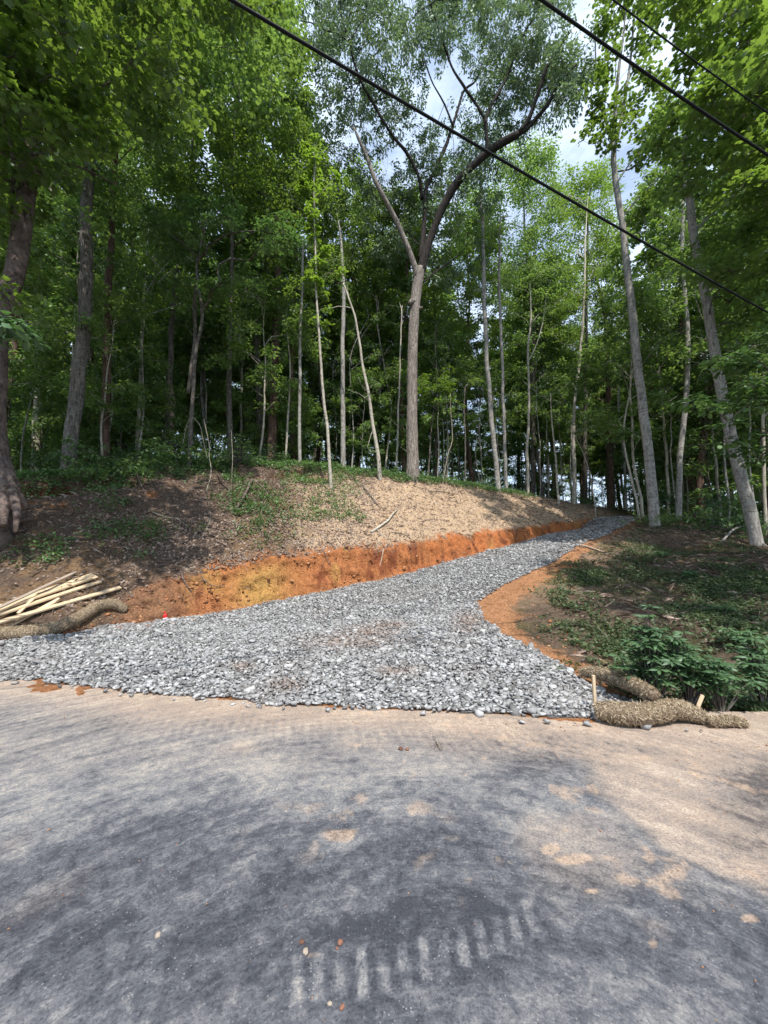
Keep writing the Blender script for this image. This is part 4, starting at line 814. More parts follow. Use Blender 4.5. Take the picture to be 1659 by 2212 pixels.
# ------------------------------------------------------------------ the wood behind
rw = np.random.default_rng(77)
used = set(); counts = {}
LM = [(60, 'the huge left edge trunk'), (190, 'the furrowed trunk'), (265, 'the slim left pine'), (370, 'the thin mottled birch'), (500, 'the dogwood'), (612, 'the dark scaly pine'),
      (700, 'the two thin poles'), (850, 'the two leaning saplings'), (960, 'the big forked oak'), (1050, 'the bent bare stem'), (1120, 'the mottled pair'), (1215, 'the broken forked trunk'),
      (1300, 'the upper drive'), (1450, 'the leaning grey trunk'), (1570, 'the straight mottled trunk'), (9999, 'the vine-wrapped trunk')]
def landmark(x, y):
    u, _ = proj(np.array([x, y, 3.0]))
    for lim_, n_ in LM:
        if u < lim_: return n_
def spot(pr, x, y, rz, s, look, where, scz=None):
    z = float(HT(np.array([x]), np.array([y]))[0]); lm = landmark(x, y)
    look = look.replace('tall reddish barked', 'reddish barked') if 'low ' in look else look; label = '%s %s %s' % (look, where, lm); group = '%s %s %s' % (look, where, lm)
    if id(pr) not in used:
        used.add(id(pr)); pr.location = (x, y, z - .05); pr.rotation_euler = (0, 0, rz); pr.scale = (s, s, scz or s); pr['label'] = label; pr['group'] = group
        return pr
    return copy_tree(pr, (x, y, z - .05), rz, s, label, group, scz)
# four tall kinds, three understorey kinds, two shrubs
LOOK = ['dark barked leafy tree', 'grey barked slender tree', 'tall reddish barked tree', 'thin pale barked tree']
protos = [tall_proto(1, 'hardwood_tree', 'x', 24, 8, 3.6, 88, 150, .22, 'rhomb', M['forest'], M['bark_dark'], .17),
          tall_proto(2, 'ash_tree', 'x', 22, 6, 3.2, 80, 160, .22, 'rhomb', M['forest'], M['bark_grey'], .12),
          tall_proto(3, 'pine_tree', 'x', 26, 10, 3.6, 88, 160, .22, 'rhomb', M['maple'], M['bark_pine'], .20),
          tall_proto(4, 'birch_tree', 'x', 20, 6, 2.8, 70, 160, .21, 'rhomb', M['forest'], M['bark_pale'], .085)]
ULOOK = ['small layered understorey tree', 'low bushy understorey tree', 'thin understorey sapling tree']
uprotos = [tall_proto(5, 'understory_tree', 'x', 6.5, 1.6, 2.1, 50, 95, .14, 'oval', M['under'], M['bark_dark'], .045, under=True),
           tall_proto(6, 'understory_tree', 'x', 5.0, 0.7, 2.0, 46, 95, .13, 'oval', M['forest'], M['bark_dark'], .035, under=True),
           tall_proto(7, 'understory_tree', 'x', 9.0, 3.0, 2.3, 60, 105, .15, 'oval', M['forest'], M['bark_pale'], .055, under=True)]
def shrub_proto(k, lm, size, h, w, ncl, nl, tpl='oval'):
    t = empty('shrub', (0, 0, 0), 'x', 'shrub'); r = np.random.default_rng(200 + k); cl = [np.array([r.normal(0, w * .5), r.normal(0, w * .5), h * r.uniform(.15, 1)]) for _ in range(ncl)]
    crown_parts(r, cl, .28, nl, size, tpl, lm, M['bark_dark'], t, lambda c: np.array([c[0] * .2, c[1] * .2, -0.03]), br=.008, twigs=1, flat=.5, sig=.35, brname='stems')
    return t
shrubs = [shrub_proto(1, M['under'], .11, .9, .8, 22, 34), shrub_proto(2, M['forest'], .09, .6, .9, 20, 40), shrub_proto(3, M['sumac'], .10, 1.3, .7, 22, 30)]
SLOOK = ['low shrub with broad leaves', 'low dark spreading shrub', 'upright fresh green shrub']
pl = []
def place(n, fn, dmin, tries=6000):
    out = []
    for _ in range(tries):
        if len(out) >= n: break
        x, y = fn()
        if all((x - a) ** 2 + (y - b) ** 2 > dmin ** 2 for a, b in pl): pl.append((x, y)); out.append((x, y))
    return out
def f1():
    while True:
        y = rw.uniform(17, 34); a = rw.uniform(-1.25, 1.35)
        if y < np.interp(a, btA, btY) + 2.2 and a < .6: continue
        if 0.34 < a < 0.73: continue
        if a >= .6 and y < 16: continue
        if -0.30 < a < 0.36 and y < 21.5: continue
        return a * y, y
def f2():
    while True:
        y = rw.uniform(34, 60); a = rw.uniform(-1.15, 1.2)
        if 0.38 < a < 0.70: continue
        return a * y, y
for i, (x, y) in enumerate(place(74, f1, 2.0)):
    a = x / y; cen = -0.3 < a < 0.36; s = rw.uniform(.88, 1.12) * (0.80 if cen else 1.0) * (0.85 if a > .6 else 1); k = int(rw.integers(0, 4))
    spot(protos[k], x, y, rw.uniform(0, 6.28), s, LOOK[k], 'just behind')
for i, (x, y) in enumerate(place(62, f2, 2.5)):
    a = x / y; cen = -0.3 < a < 0.36; s = rw.uniform(.9, 1.2) * (0.9 if cen else 1.0) * (.85 if a > .6 else 1); k = int(rw.integers(0, 4))
    spot(protos[k], x, y, rw.uniform(0, 6.28), s, LOOK[k], 'far behind')
for i in range(30):
    a = rw.uniform(.34, .69); y = rw.uniform(25 if a < .5 else 29, 46); k = int(rw.integers(0, 4)); s = np.clip((.84 if a < .47 else .60) * y / 24 - .06, .5, 1.1) * rw.uniform(.85, 1.0)
    spot(protos[k], a * y, y, rw.uniform(0, 6.28), s, 'low ' + LOOK[k], 'far behind')
poles = [tall_proto(8, 'pole_tree', 'x', 11, 6, 1.3, 14, 60, .15, 'rhomb', M['under'], M['bark_pale'], .05), tall_proto(9, 'pole_tree', 'x', 9, 5, 1.2, 12, 60, .14, 'rhomb', M['forest'], M['bark_grey'], .04, lean=1.2)]
pl = []
def fp():
    while True:
        y = rw.uniform(13, 32); a = rw.uniform(-1.0, 1.05); by = np.interp(a, btA, btY)
        if a < .64 and y < by + 1.2: continue
        if a >= .64 and y < 17: continue
        return a * y, y
for i, (x, y) in enumerate(place(84, fp, 1.2)):
    k = int(rw.integers(0, 2)); spot(poles[k], x, y, rw.uniform(0, 6.28), rw.uniform(.75, 1.35), ('straight thin pale pole tree', 'leaning thin grey pole tree')[k], 'behind')
pl = []
def f3():
    while True:
        y = rw.uniform(12, 42); a = rw.uniform(-1.2, 1.3); by = np.interp(a, btA, btY)
        if a < .66 and y < by + (1.6 if a < -.3 else 3.0): continue
        if a >= .66 and y < 17: continue
        return a * y, y
for i, (x, y) in enumerate(place(135, f3, 1.15)):
    a = x / y; s = rw.uniform(.75, 1.2) * (.8 if (y < 21 and -.2 < a < .6) else 1); k = int(rw.integers(0, 3))
    spot(uprotos[k], x, y, rw.uniform(0, 6.28), s, ULOOK[k], 'behind' if y < 26 else 'far behind')
pl = []
def f4():
    while True:
        y = rw.uniform(9, 30); a = rw.uniform(-1.15, 1.25); by = np.interp(a, btA, btY)
        if a < .66 and y < by + (-.5 if a < -.30 else .7): continue
        if a < .66 and y > by + 7: continue
        if a >= .60 and y < 14.5: continue
        if a > .25 and a < .66 and rw.uniform() < .4: continue
        return a * y, y
for i, (x, y) in enumerate(place(150, f4, .75)):
    a = x / y; k = int(rw.integers(0, 3)); s = rw.uniform(.6, 1.25) * (.65 if (-.2 < a < .6 and y < 24) else 1)
    spot(shrubs[k], x, y, rw.uniform(0, 6.28), s, SLOOK[k], 'beside')
# shade trees beside the road, mostly outside the picture
for (x, y, k, s, w_) in [(-13.5, 4.5, 0, .72, 'left'), (-12.5, 9.5, 2, .70, 'left'), (12.2, 6.5, 0, .66, 'right'), (15, 3.0, 1, .66, 'right'), (15.5, 10, 3, .7, 'right')]:
    spot(protos[k], x, y, rw.uniform(0, 6.28), s, LOOK[k], 'by the road near')
# far wood: one mass on the skyline behind everything that can be told apart
r = np.random.default_rng(3); n = 52000; a = r.uniform(-1.5, 1.45, n); d = r.uniform(62, 92, n); x = a * d; top = np.where((a > .33) & (a < .68), 9, 24) * (0.8 + 0.25 * fbm(a * 14, a * 0, 91, 3))
z = HT(x, d, rough=False) + r.uniform(0, 1, n) ** 0.85 * top
clump = fbm(x * .25, z * .3, 92, 3) > -0.2
pos = np.c_[x, d, z][clump]
o_ = leaves('far_wood', r, pos, r.uniform(.5, 1.0, len(pos)), 'rhomb', M['forest'], np.clip(r.normal(.35, .2, len(pos)), 0, 1), sig=.8)
tag(o_, 'dark mass of far foliage closing the view through the wood', kind='stuff')

# ------------------------------------------------------------------ ground cover
rc = np.random.default_rng(31)
def scatter(n, x0, x1, y0, y1): return rc.uniform(x0, x1, n), rc.uniform(y0, y1, n)
def zinfo(x, y):
    h, (a, dt, cf, db, ch, onb) = HT(x, y, parts=True); u, v = proj(np.c_[x, y, h]); return h, u, v, dt, cf, db, onb
def slope_normal(x, y, h):
    e = .12; hx = HT(x + e, y) - h; hy = HT(x, y + e) - h; n = np.c_[-hx / e, -hy / e, np.ones(len(x))]; return unit(n)
def litter(name, x, y, h, size, tint, mat, tpl, sig, lift, label, droop=.1):
    nrm = slope_normal(x, y, h); pos = np.c_[x, y, h] + nrm * lift[:, None]; n = len(x); tv, tf = TPL[tpl]
    nn = unit(nrm + rc.normal(0, sig, (n, 3))); tip = unit(rc.normal(0, 1, (n, 3))); tip = unit(tip - nn * (tip * nn).sum(-1, keepdims=True)); b = np.cross(tip, nn)
    V = pos[:, None] + size[:, None, None] * (tv[None, :, 0:1] * b[:, None] + tv[None, :, 1:2] * tip[:, None] + 2.2 * tv[None, :, 2:3] * nn[:, None])
    F = (tf[None] + (np.arange(n) * len(tv))[:, None, None]).reshape(-1, 3)
    return tag(mesh(name, V.reshape(-1, 3), F, mat, tint=np.repeat(tint, len(tv))), label, kind='stuff')
# dead leaves on the bank and the wood floor
x, y = scatter(420000, -15, 13, 6.6, 25); h, u, v, dt, cf, db, onb = zinfo(x, y)
nA_ = fbm(x * .9, y * .9, 101, 4)
dens = np.where(onb & (cf > 1.15) & (db < 2.5), 0.50 + 0.7 * nA_, 0.0)
dens = dens * np.where((u > 700) & (u < 1450), np.interp(v, [1040, 1085, 1120, 1180], [0.9, .55, .50, .30]) + .3 * np.clip(nA_, 0, 1) + .55 * sstep(900, 760, u), 1)
dens = np.where((np.abs(u - 700) < 110) & (v < 1140) & onb, np.maximum(dens, .9), dens); dens = np.where(HT.lip > .35, dens * .2, dens); dens = np.where((u < 140), dens * .5, dens); dens = dens * np.where((u < 640) & (v < 1110), .45, 1)
dens = np.where((u > 250) & (u < 800) & (v > 1120) & onb, dens * 1.8, dens)
k = rc.uniform(0, 1, len(x)) < np.clip(dens, 0, 1) * .95
x, y, h, u = x[k], y[k], h[k], u[k]
lt = np.clip(rc.beta(1.3, 2.2, len(x)) + .32 * sstep(580, 720, u), 0, 1)
litter('leaf_litter', x, y, h, rc.uniform(.04, .095, len(x)), lt, M['dryleaf'], 'rhomb', .45, rc.uniform(.004, .03, len(x)), 'fallen brown leaves strewn over the bank')
x, y = scatter(60000, 2, 17, 5, 20); h, u, v, dt, cf, db, onb = zinfo(x, y)
rz = np.interp(y, [4.5, 5.5, 7, 8, 9, 11, 13, 16], [2.7, 2.5, 2.9, 3.6, 4.2, 5.6, 7.5, 10.5])
k = (~onb) & (x > rz + .3) & (rc.uniform(0, 1, len(x)) < .22 + .3 * fbm(x, y, 105, 3)); x, y, h = x[k], y[k], h[k]
litter('leaf_litter', x, y, h, rc.uniform(.04, .08, len(x)), rc.beta(1.3, 2.5, len(x)), M['dryleaf'], 'rhomb', .5, rc.uniform(.004, .03, len(x)), 'brown leaves among the weeds of the right slope')
# broken twigs
def twigs(n, fx, label, sz=(.06, .35)):
    x, y, h = fx(n); n = len(x); nrm = slope_normal(x, y, h); tv, tf = TPL['blade']; tip = unit(unit(rc.normal(0, 1, (n, 3)) * np.array([1, 1, .35])) ); nn = unit(nrm - tip * (nrm * tip).sum(-1, keepdims=True)); b = np.cross(tip, nn)
    s_ = rc.uniform(*sz, n); pos = np.c_[x, y, h] + nrm * .02; V = pos[:, None] + s_[:, None, None] * (tv[None, :, 0:1] * .45 * b[:, None] + (tv[None, :, 1:2] - .4) * tip[:, None]) + (.10 * s_[:, None] * np.array([0, 0, 1.3, 0])[None])[..., None] * nn[:, None]
    tag(mesh('twigs', V.reshape(-1, 3), (tf[None] + (np.arange(n) * 4)[:, None, None]).reshape(-1, 3), M['dryleaf'], tint=np.repeat(rc.beta(1, 2.2, n), 4)), label, kind='stuff')
def fx1(n):
    x, y = scatter(n, -15, 13, 6.8, 25); h, u, v, dt, cf, db, onb = zinfo(x, y); k = onb & (cf > .4) & (db < 3) & (rc.uniform(0, 1, n) < .5 + .7 * fbm(x * .8, y * .8, 141, 3)); return x[k], y[k], h[k]
twigs(26000, fx1, 'broken twigs and rootlets scattered on the bank')
def fx2(n):
    x, y = scatter(n, 2, 17, 4.6, 19); h, u, v, dt, cf, db, onb = zinfo(x, y); k = (~onb) & (x > 2.6 + .45 * np.maximum(y - 6, 0)); return x[k], y[k], h[k]
twigs(9000, fx2, 'dead stems and twigs on the right slope')
# weeds on the right slope
x, y = scatter(110000, 1.8, 17, 4.5, 19); h, u, v, dt, cf, db, onb = zinfo(x, y)
rz = np.interp(y, [4.5, 5.5, 7, 8, 9, 11, 13, 16], [2.9, 2.6, 2.9, 3.3, 3.8, 5.3, 7.5, 10.6])
q = fbm(x * .8, y * .8, 103, 4) + .5 * fbm(x * 3, y * 3, 104, 3)
dd = (0.26 + 1.0 * q) * sstep(-.5, .9, x - rz) * np.interp(v, [1120, 1170, 1230, 1400, 1560], [.15, .35, .9, 1, 1.2])
k = (~onb) & (rc.uniform(0, 1, len(x)) < dd); cx, cy_, chh = x[k], y[k], h[k]
m = 7; X_ = np.repeat(cx, m) + rc.normal(0, .055, len(cx) * m); Y_ = np.repeat(cy_, m) + rc.normal(0, .055, len(cx) * m); Z_ = np.repeat(chh, m) + rc.uniform(.01, .11, len(cx) * m)
tn = np.clip(np.repeat(rc.beta(1.6, 2.2, len(cx)), m) + rc.normal(0, .1, len(cx) * m), 0, 1)
o_ = leaves('weeds', rc, np.c_[X_, Y_, Z_], rc.uniform(.03, .075, len(X_)), 'oval', M['weed'], tn, sig=.5, droop=.1); tag(o_, 'low green weeds covering the right slope', kind='stuff')
# ivy and low plants on the left bank and along its top
x, y = scatter(120000, -15, 8, 6.8, 22); h, u, v, dt, cf, db, onb = zinfo(x, y)
q = fbm(x * .7, y * .7, 107, 4) + .4 * fbm(x * 2.5, y * 2.5, 108, 3)
d1 = np.where(onb & (db < .3) & (u < 660) & (v < 1210), sstep(.0, .45, q + .03) * np.interp(v, [1020, 1060, 1130, 1210], [.8, .40, .65, .15]), 0)
d2 = np.where(onb & (np.abs(u - 690 - (v - 1060) * .2) < 85) & (v > 1000) & (v < 1130), .30 + .7 * q, 0)
d3 = np.where(onb & (db > -.5) & (db < 5), .75, 0) * sstep(1350, 1000, u)
d4 = np.where((v > 1130) & (v < 1230) & (u < 250) & onb, .35 * sstep(0, .3, q), 0)
k = rc.uniform(0, 1, len(x)) < np.maximum(np.maximum(d1, d2), np.maximum(d3, d4)) * .6; cx, cy_, chh, cu = x[k], y[k], h[k], u[k]
m = 8; X_ = np.repeat(cx, m) + rc.normal(0, .09, len(cx) * m); Y_ = np.repeat(cy_, m) + rc.normal(0, .09, len(cx) * m); Z_ = np.repeat(chh, m) + rc.uniform(.02, .22, len(cx) * m)
tn = np.clip(np.repeat(rc.beta(1.6, 2.0, len(cx)) + .35 * (np.abs(cu - 700) < 110), m) + rc.normal(0, .1, len(cx) * m), 0, 1)
o_ = leaves('ground_cover', rc, np.c_[X_, Y_, Z_], rc.uniform(.04, .10, len(X_)), 'oval', M['under'], tn, sig=.45, droop=.2); tag(o_, 'ivy and low green plants on the bank and its crest', kind='stuff')
# clods of clay at the foot and the rim of the cut
x, y = scatter(150000, -8, 13, 6.8, 20); h, u, v, dt, cf, db, onb = zinfo(x, y)
w_ = np.where(onb & (u > 215), .30 * np.exp(-((cf - 1.15) / .35) ** 2) + .30 * np.exp(-((cf - .1) / .25) ** 2) + .10 * (cf < 1.2), 0) + np.where((u > 120) & (u < 470) & (dt > -.55) & (dt < .5), .42, 0)
w_ = w_ * np.where(u > 900, .4, 1); k = rc.uniform(0, 1, len(x)) < w_ * .55; x, y, h, u, cf = x[k], y[k], h[k], u[k], cf[k]
t = NT('clay_clod'); ta = t.attr('tint').outputs['Fac']; t.pbr(t.ramp(ta, [(0, (0.11, 0.05, 0.03)), (.5, (0.33, 0.14, 0.065)), (1, (0.55, 0.31, 0.16))]), .95, None, .1)
rg = rc; stones('soil_clods', np.c_[x, y, h + .004], np.clip(rc.lognormal(math.log(.042), .5, len(x)), .015, .14), t.m, np.clip(rc.uniform(0, .9, len(x)) - .45 * (cf > .9), 0, 1), flat=.6)['label'] = 'crumbled clay clods along the cut'
x, y = scatter(14000, 1.5, 9, 4.6, 14); h, u, v, dt, cf, db, onb = zinfo(x, y); rz = np.interp(y, [4.6, 5.5, 6.5, 7.5, 9, 10.5, 12.5], [2.9, 2.7, 2.2, 1.9, 2.6, 4.0, 6.3])
k = (~onb) & (x > rz - .05) & (x < rz + 1.2) & (rc.uniform(0, 1, len(x)) < .35) ; x, y, h = x[k], y[k], h[k]
stones('soil_clods', np.c_[x, y, h], np.clip(rc.lognormal(math.log(.022), .5, len(x)), .01, .07), t.m, rc.uniform(.2, 1, len(x)), flat=.6)['label'] = 'loose clay crumbs on the orange shoulder of the drive'
# grit and crumbs on the road
x = rc.uniform(-5, 5, 5200); y = rc.uniform(1.0, 4.9, 5200); k = (y < edge_y(x) - .02) & (rc.uniform(0, 1, 5200) < .07 + .9 * sstep(.9, 0, edge_y(x) - y)); x, y = x[k], y[k]
stones('grit', np.c_[x, y, np.full(len(x), .003)], np.clip(rc.lognormal(math.log(.006), .4, len(x)), .003, .016), t.m, rc.uniform(.4, 1, len(x)), flat=.6)['label'] = 'small crumbs of clay and grit on the road'

# ------------------------------------------------------------------ straw wattles
def sock(name, label, pts, rad, seed, lift=0.0):
    t_ = Tubes(); t_.add(pts, rad, 20, .05, lump=.10, seed=seed)
    base_ = np.array(pts[0]); r = np.random.default_rng(seed); p, rr2 = smooth_path(pts, rad, .02)
    o = t_.build(name, M['wattle']); tag(o, label, 'straw wattle')
    # shaggy straw standing out of the net
    n = int(26000 * len(p) / 150); i = r.integers(1, len(p) - 1, n); tg = unit(np.gradient(p, axis=0))[i]; a_ = unit(np.cross(tg, np.array([.31, .95, .1]))); b_ = np.cross(tg, a_); th_ = r.uniform(0, 6.283, n)
    nn = np.cos(th_)[:, None] * a_ + np.sin(th_)[:, None] * b_; pos = p[i] + nn * (rr2[i] * r.uniform(.93, 1.03, n))[:, None]
    tip = unit(np.cross(nn, tg) * r.normal(0, 1, (n, 1)) + tg * r.normal(0, 1, (n, 1)) + nn * r.uniform(.05, .45, (n, 1))); bb = unit(np.cross(tip, nn)); s_ = r.uniform(.018, .05, n)
    tv, tf = TPL['blade']; V = pos[:, None] + s_[:, None, None] * (tv[None, :, 0:1] * 1.6 * bb[:, None] + tv[None, :, 1:2] * tip[:, None] + tv[None, :, 2:3] * nn[:, None])
    mesh('straw', V.reshape(-1, 3), (tf[None] + (np.arange(n) * 4)[:, None, None]).reshape(-1, 3), M['straw'], o, tint=np.repeat(np.clip(r.beta(1.6, 1.8, n), 0, 1), 4))
    return o
t = NT('wattle_net'); co = t.n('ShaderNodeTexCoord').outputs['Object']; f = t.noise(co, 34, 7, .8, .8); f2 = t.noise(co, 7, 3)
c = t.ramp(f, [(.38, (.09, .062, .042)), (.5, (.27, .20, .135)), (.62, (.58, .47, .34))]); c = t.mix(.5, c, t.ramp(f2, [(.3, (.6, .55, .5)), (.7, (1, 1, 1))]), 'MULTIPLY')
M['wattle'] = t.pbr(c, .95, t.bump(f, 1, .03), .1)
t = NT('straw'); ta = t.attr('tint').outputs['Fac']; M['straw'] = t.pbr(t.ramp(ta, [(0, (.10, .07, .045)), (.5, (.32, .24, .155)), (1, (.72, .60, .42))]), .8, None, .2)
def G(u, v, up=0.0, dy=0.0):
    p = PG(u, v); return np.array([p[0], p[1], max(p[2], 0.0) + up])
r1 = .11
sock('straw_wattle', 'long straw wattle curving below the loose boards at the left', [G(-260, 1398, r1), G(-120, 1392, r1), G(0, 1384, r1), G(60, 1380, r1), G(110, 1373, r1), G(150, 1358, r1), G(182, 1340, r1), G(210, 1322, r1), G(238, 1316, r1 * .95), G(258, 1318, r1 * .7), G(272, 1322, r1 * .3)],
     [.10, .105, .11, .11, .112, .112, .11, .105, .10, .09, .06], 1)
def RD(u, v, z):            # on the road plane, raised
    d = ray(u, v); t_ = -1.6 / d[2]; q = EYE + d * t_; return np.array([q[0], q[1], z])
sock('straw_wattle', 'thick end of straw wattle lying along the road edge at the right', [RD(1290, 1555, .085), RD(1320, 1562, .10), RD(1370, 1568, .10), RD(1420, 1564, .10), RD(1450, 1558, .112), RD(1480, 1558, .10), RD(1508, 1562, .075), RD(1525, 1564, .055)], [.065, .092, .098, .086, .085, .078, .06, .04], 2)
sock('straw_wattle', 'straw wattle running down the gravel edge behind the thick one', [G(1258, 1470, .10), G(1280, 1482, .13), G(1310, 1500, .15), G(1345, 1520, .16), G(1385, 1540, .17), G(1415, 1556, .17)], [.045, .066, .072, .072, .076, .072], 3)
sock('straw_wattle', 'thin flattened straw wattle continuing toward the right edge', [RD(1528, 1570, .045), RD(1570, 1570, .05), RD(1595, 1570, .04), RD(1615, 1571, .025)], [.035, .04, .036, .02], 4)

# ------------------------------------------------------------------ boards, stakes, bottle
t = NT('board_wood'); co = t.n('ShaderNodeTexCoord').outputs['Object']; oi = t.n('ShaderNodeObjectInfo').outputs['Random']
g = t.noise(t.map(co, (2.5, 40, 40)), 1.0, 5, .65, .8); kn = t.noise(t.map(co, (3.5, 9, 9)), 1.0, 2)
c = t.ramp(g, [(.3, (.46, .33, .20)), (.6, (.68, .53, .35)), (.8, (.78, .64, .46))]); c = t.mix(t.ramp(kn, [(.66, 0.0), (.72, .8)]), c, (.26, .15, .08))
M['board'] = t.pbr(c, .8, t.bump(g, .4, .004), .2)
t = NT('weathered_wood'); co = t.n('ShaderNodeTexCoord').outputs['Object']; g = t.noise(t.map(co, (2.5, 40, 40)), 1.0, 5, .65, .8)
M['oldboard'] = t.pbr(t.ramp(g, [(.3, (.22, .17, .13)), (.7, (.46, .38, .30))]), .85, t.bump(g, .4, .004), .15)
import bmesh
def plank(name, label, cat, A, Bp, w, th_, mat, roll=0.0, group=None, bow=0.0, point=False):
    A = np.array(A, float); Bp = np.array(Bp, float); L_ = np.linalg.norm(Bp - A); bm = bmesh.new(); n = 12
    rings = []
    for i in range(n + 1):
        q = i / n; x_ = L_ * q; z_ = bow * math.sin(math.pi * q); ww = w * (1 - .8 * max(0, q - .9) * 10 * point)
        rings.append([bm.verts.new((x_, s_ * ww / 2, z_ + k_ * th_ / 2)) for s_, k_ in ((-1, -1), (1, -1), (1, 1), (-1, 1))])
    for a_, b_ in zip(rings[:-1], rings[1:]):
        for j in range(4): bm.faces.new((a_[j], a_[(j + 1) % 4], b_[(j + 1) % 4], b_[j]))
    bm.faces.new(rings[0][::-1]); bm.faces.new(rings[-1]); bmesh.ops.recalc_face_normals(bm, faces=bm.faces)
    ed = [e for e in bm.edges if abs((e.verts[0].co - e.verts[1].co).x) > 1e-6 or e.verts[0].co.x in (0.0,)]
    bmesh.ops.bevel(bm, geom=ed, offset=min(th_, w) * .08, segments=1, affect='EDGES')
    me = bpy.data.meshes.new(name); bm.to_mesh(me); bm.free(); me.materials.append(mat)
    o = bpy.data.objects.new(name, me); C.objects.link(o); o.location = A
    d = unit(Bp - A); q_ = Vector(d).to_track_quat('X', 'Z'); o.rotation_euler = q_.to_euler(); o.rotation_euler.rotate_axis('X', roll)
    return tag(o, label, cat, group)
GB = 'boards heaped by the left wattle'
def bd(label, u0, v0, u1, v1, z0, z1, w, th_, mat='board', roll=0.0, ext=1.6, bow=0.0):
    A = G(u0, v0, z0); b_ = G(u1, v1, z1); d = b_ - A; A = A - d * (ext / np.linalg.norm(d)); A[2] = max(A[2], on(A[0], A[1])[2] + .03)
    plank('wood_board', label, 'board', A, b_, w * 1.3, th_, M[mat], roll, GB, bow)
bd('wide pale board at the back of the heap', 0, 1316, 200, 1245, .03, .04, .10, .022, roll=R(18))
bd('second wide board, nailed dark spots, next to the rearmost one', 0, 1328, 208, 1251, .06, .06, .10, .022, roll=R(22))
bd('narrow pale board in the middle of the heap', 0, 1338, 198, 1259, .08, .10, .06, .035, roll=R(12))
bd('long pale board with a bright top edge, third from the front', 0, 1350, 216, 1263, .07, .07, .085, .035, roll=R(10))
bd('grey weathered slat crossing over the pale boards', 0, 1352, 163, 1248, .17, .12, .055, .025, 'oldboard', roll=R(12))
bd('short yellowish board branching under the front one', 31, 1352, 129, 1300, .05, .06, .07, .03, ext=.1, roll=R(14))
bd('front board pointing to the straw wattle, long and clean edged', 0, 1368, 259, 1279, .07, .10, .085, .035, roll=R(14))
bd('short stub lying slantwise between the boards', 42, 1338, 70, 1312, .14, .16, .04, .03, ext=.05, roll=R(10))
def stake(label, u, v, hgt, lean=(0, 0), w=.028, Yd=None):
    b_ = G(u, v, -.04) if Yd is None else Yd; plank('wood_stake', label, 'stake', b_, b_ + np.array([lean[0], lean[1], hgt]), w, w, M['board'])
stake('short square stake standing behind the upper end of the wattle on the gravel edge', 1297, 1484, .23)
p_ = RD(1298, 1548, -.02); stake('short square stake upright at the blunt end of the thick wattle', 0, 0, .36, Yd=np.array([p_[0] - .0, p_[1] + .10, 0.0]), w=.028)
p_ = RD(1497, 1562, .03); stake('splintered stake slanting out of the far end of the thick wattle', 0, 0, .20, lean=(.16, .06), Yd=p_, w=.024)
# red and white bottle by the gravel
b_ = G(357, 1340, .0); bt_ = empty('bottle', b_, 'small red and white plastic bottle at the foot of the clay cut', 'bottle')
t = NT('red_plastic'); M['red'] = t.pbr((.62, .025, .02), .35, None, .5); t = NT('white_label'); M['white'] = t.pbr((.78, .78, .78), .5, None, .4)
def lathe(name, prof, mat, parent, n=16):
    V = []; F = []
    for r_, z_ in prof: V += [(r_ * math.cos(i / n * 6.28319), r_ * math.sin(i / n * 6.28319), z_) for i in range(n)]
    for j in range(len(prof) - 1):
        for i in range(n): a_ = j * n + i; b2 = j * n + (i + 1) % n; F.append((a_, b2, b2 + n, a_ + n))
    return mesh(name, V, F, mat, parent, smooth=True)
lathe('body', [(.001, .0), (.045, .0), (.048, .01), (.048, .10), (.040, .135), (.018, .155), (.018, .17), (.001, .17)], M['red'], bt_)
lathe('label_band', [(.0485, .02), (.0495, .022), (.0495, .06), (.0485, .062)], M['white'], bt_)
lathe('cap', [(.001, .165), (.021, .165), (.021, .19), (.001, .192)], M['red'], bt_); bt_.rotation_euler = (R(6), R(-4), 0)
# a flat pale rock beside it and crumbs on the road
def rock(label, p, s, mat, flat, seed, name='rock', cat='rock'):
    bm = bmesh.new(); bmesh.ops.create_icosphere(bm, subdivisions=3, radius=1)
    for v_ in bm.verts:
        q = np.array(v_.co); n_ = .22 * float(fbm(np.array([q[0] * 1.6 + seed]), np.array([q[1] * 1.6 + q[2] * 2.1]), 120, 3)[0]); v_.co = Vector((q[0] * s[0], q[1] * s[1], q[2] * s[2] * flat)) * (1 + n_)
    me = bpy.data.meshes.new(name); bm.to_mesh(me); bm.free(); me.materials.append(mat); o = bpy.data.objects.new(name, me); C.objects.link(o); o.location = p; o.rotation_euler = (.1, .1, seed); return tag(o, label, cat)
t = NT('pale_rock'); co = t.n('ShaderNodeTexCoord').outputs['Object']; f = t.noise(co, 22, 5, .7); M['rock'] = t.pbr(t.ramp(f, [(.3, (.24, .25, .26)), (.7, (.5, .5, .5))]), .8, t.bump(f, .6, .02), .3)
rock('flat grey slab of stone beside the red bottle', G(374, 1344, .04), (.13, .09, .055), M['rock'], 1, 2)
t = NT('red_crumb'); M['crumb'] = t.pbr((.22, .11, .075), .9, None, .1); t = NT('brown_clod'); M['crumb2'] = t.pbr((.13, .07, .05), .9, None, .1); t = NT('tan_pebble'); M['pebble'] = t.pbr((.34, .28, .22), .8, None, .2)
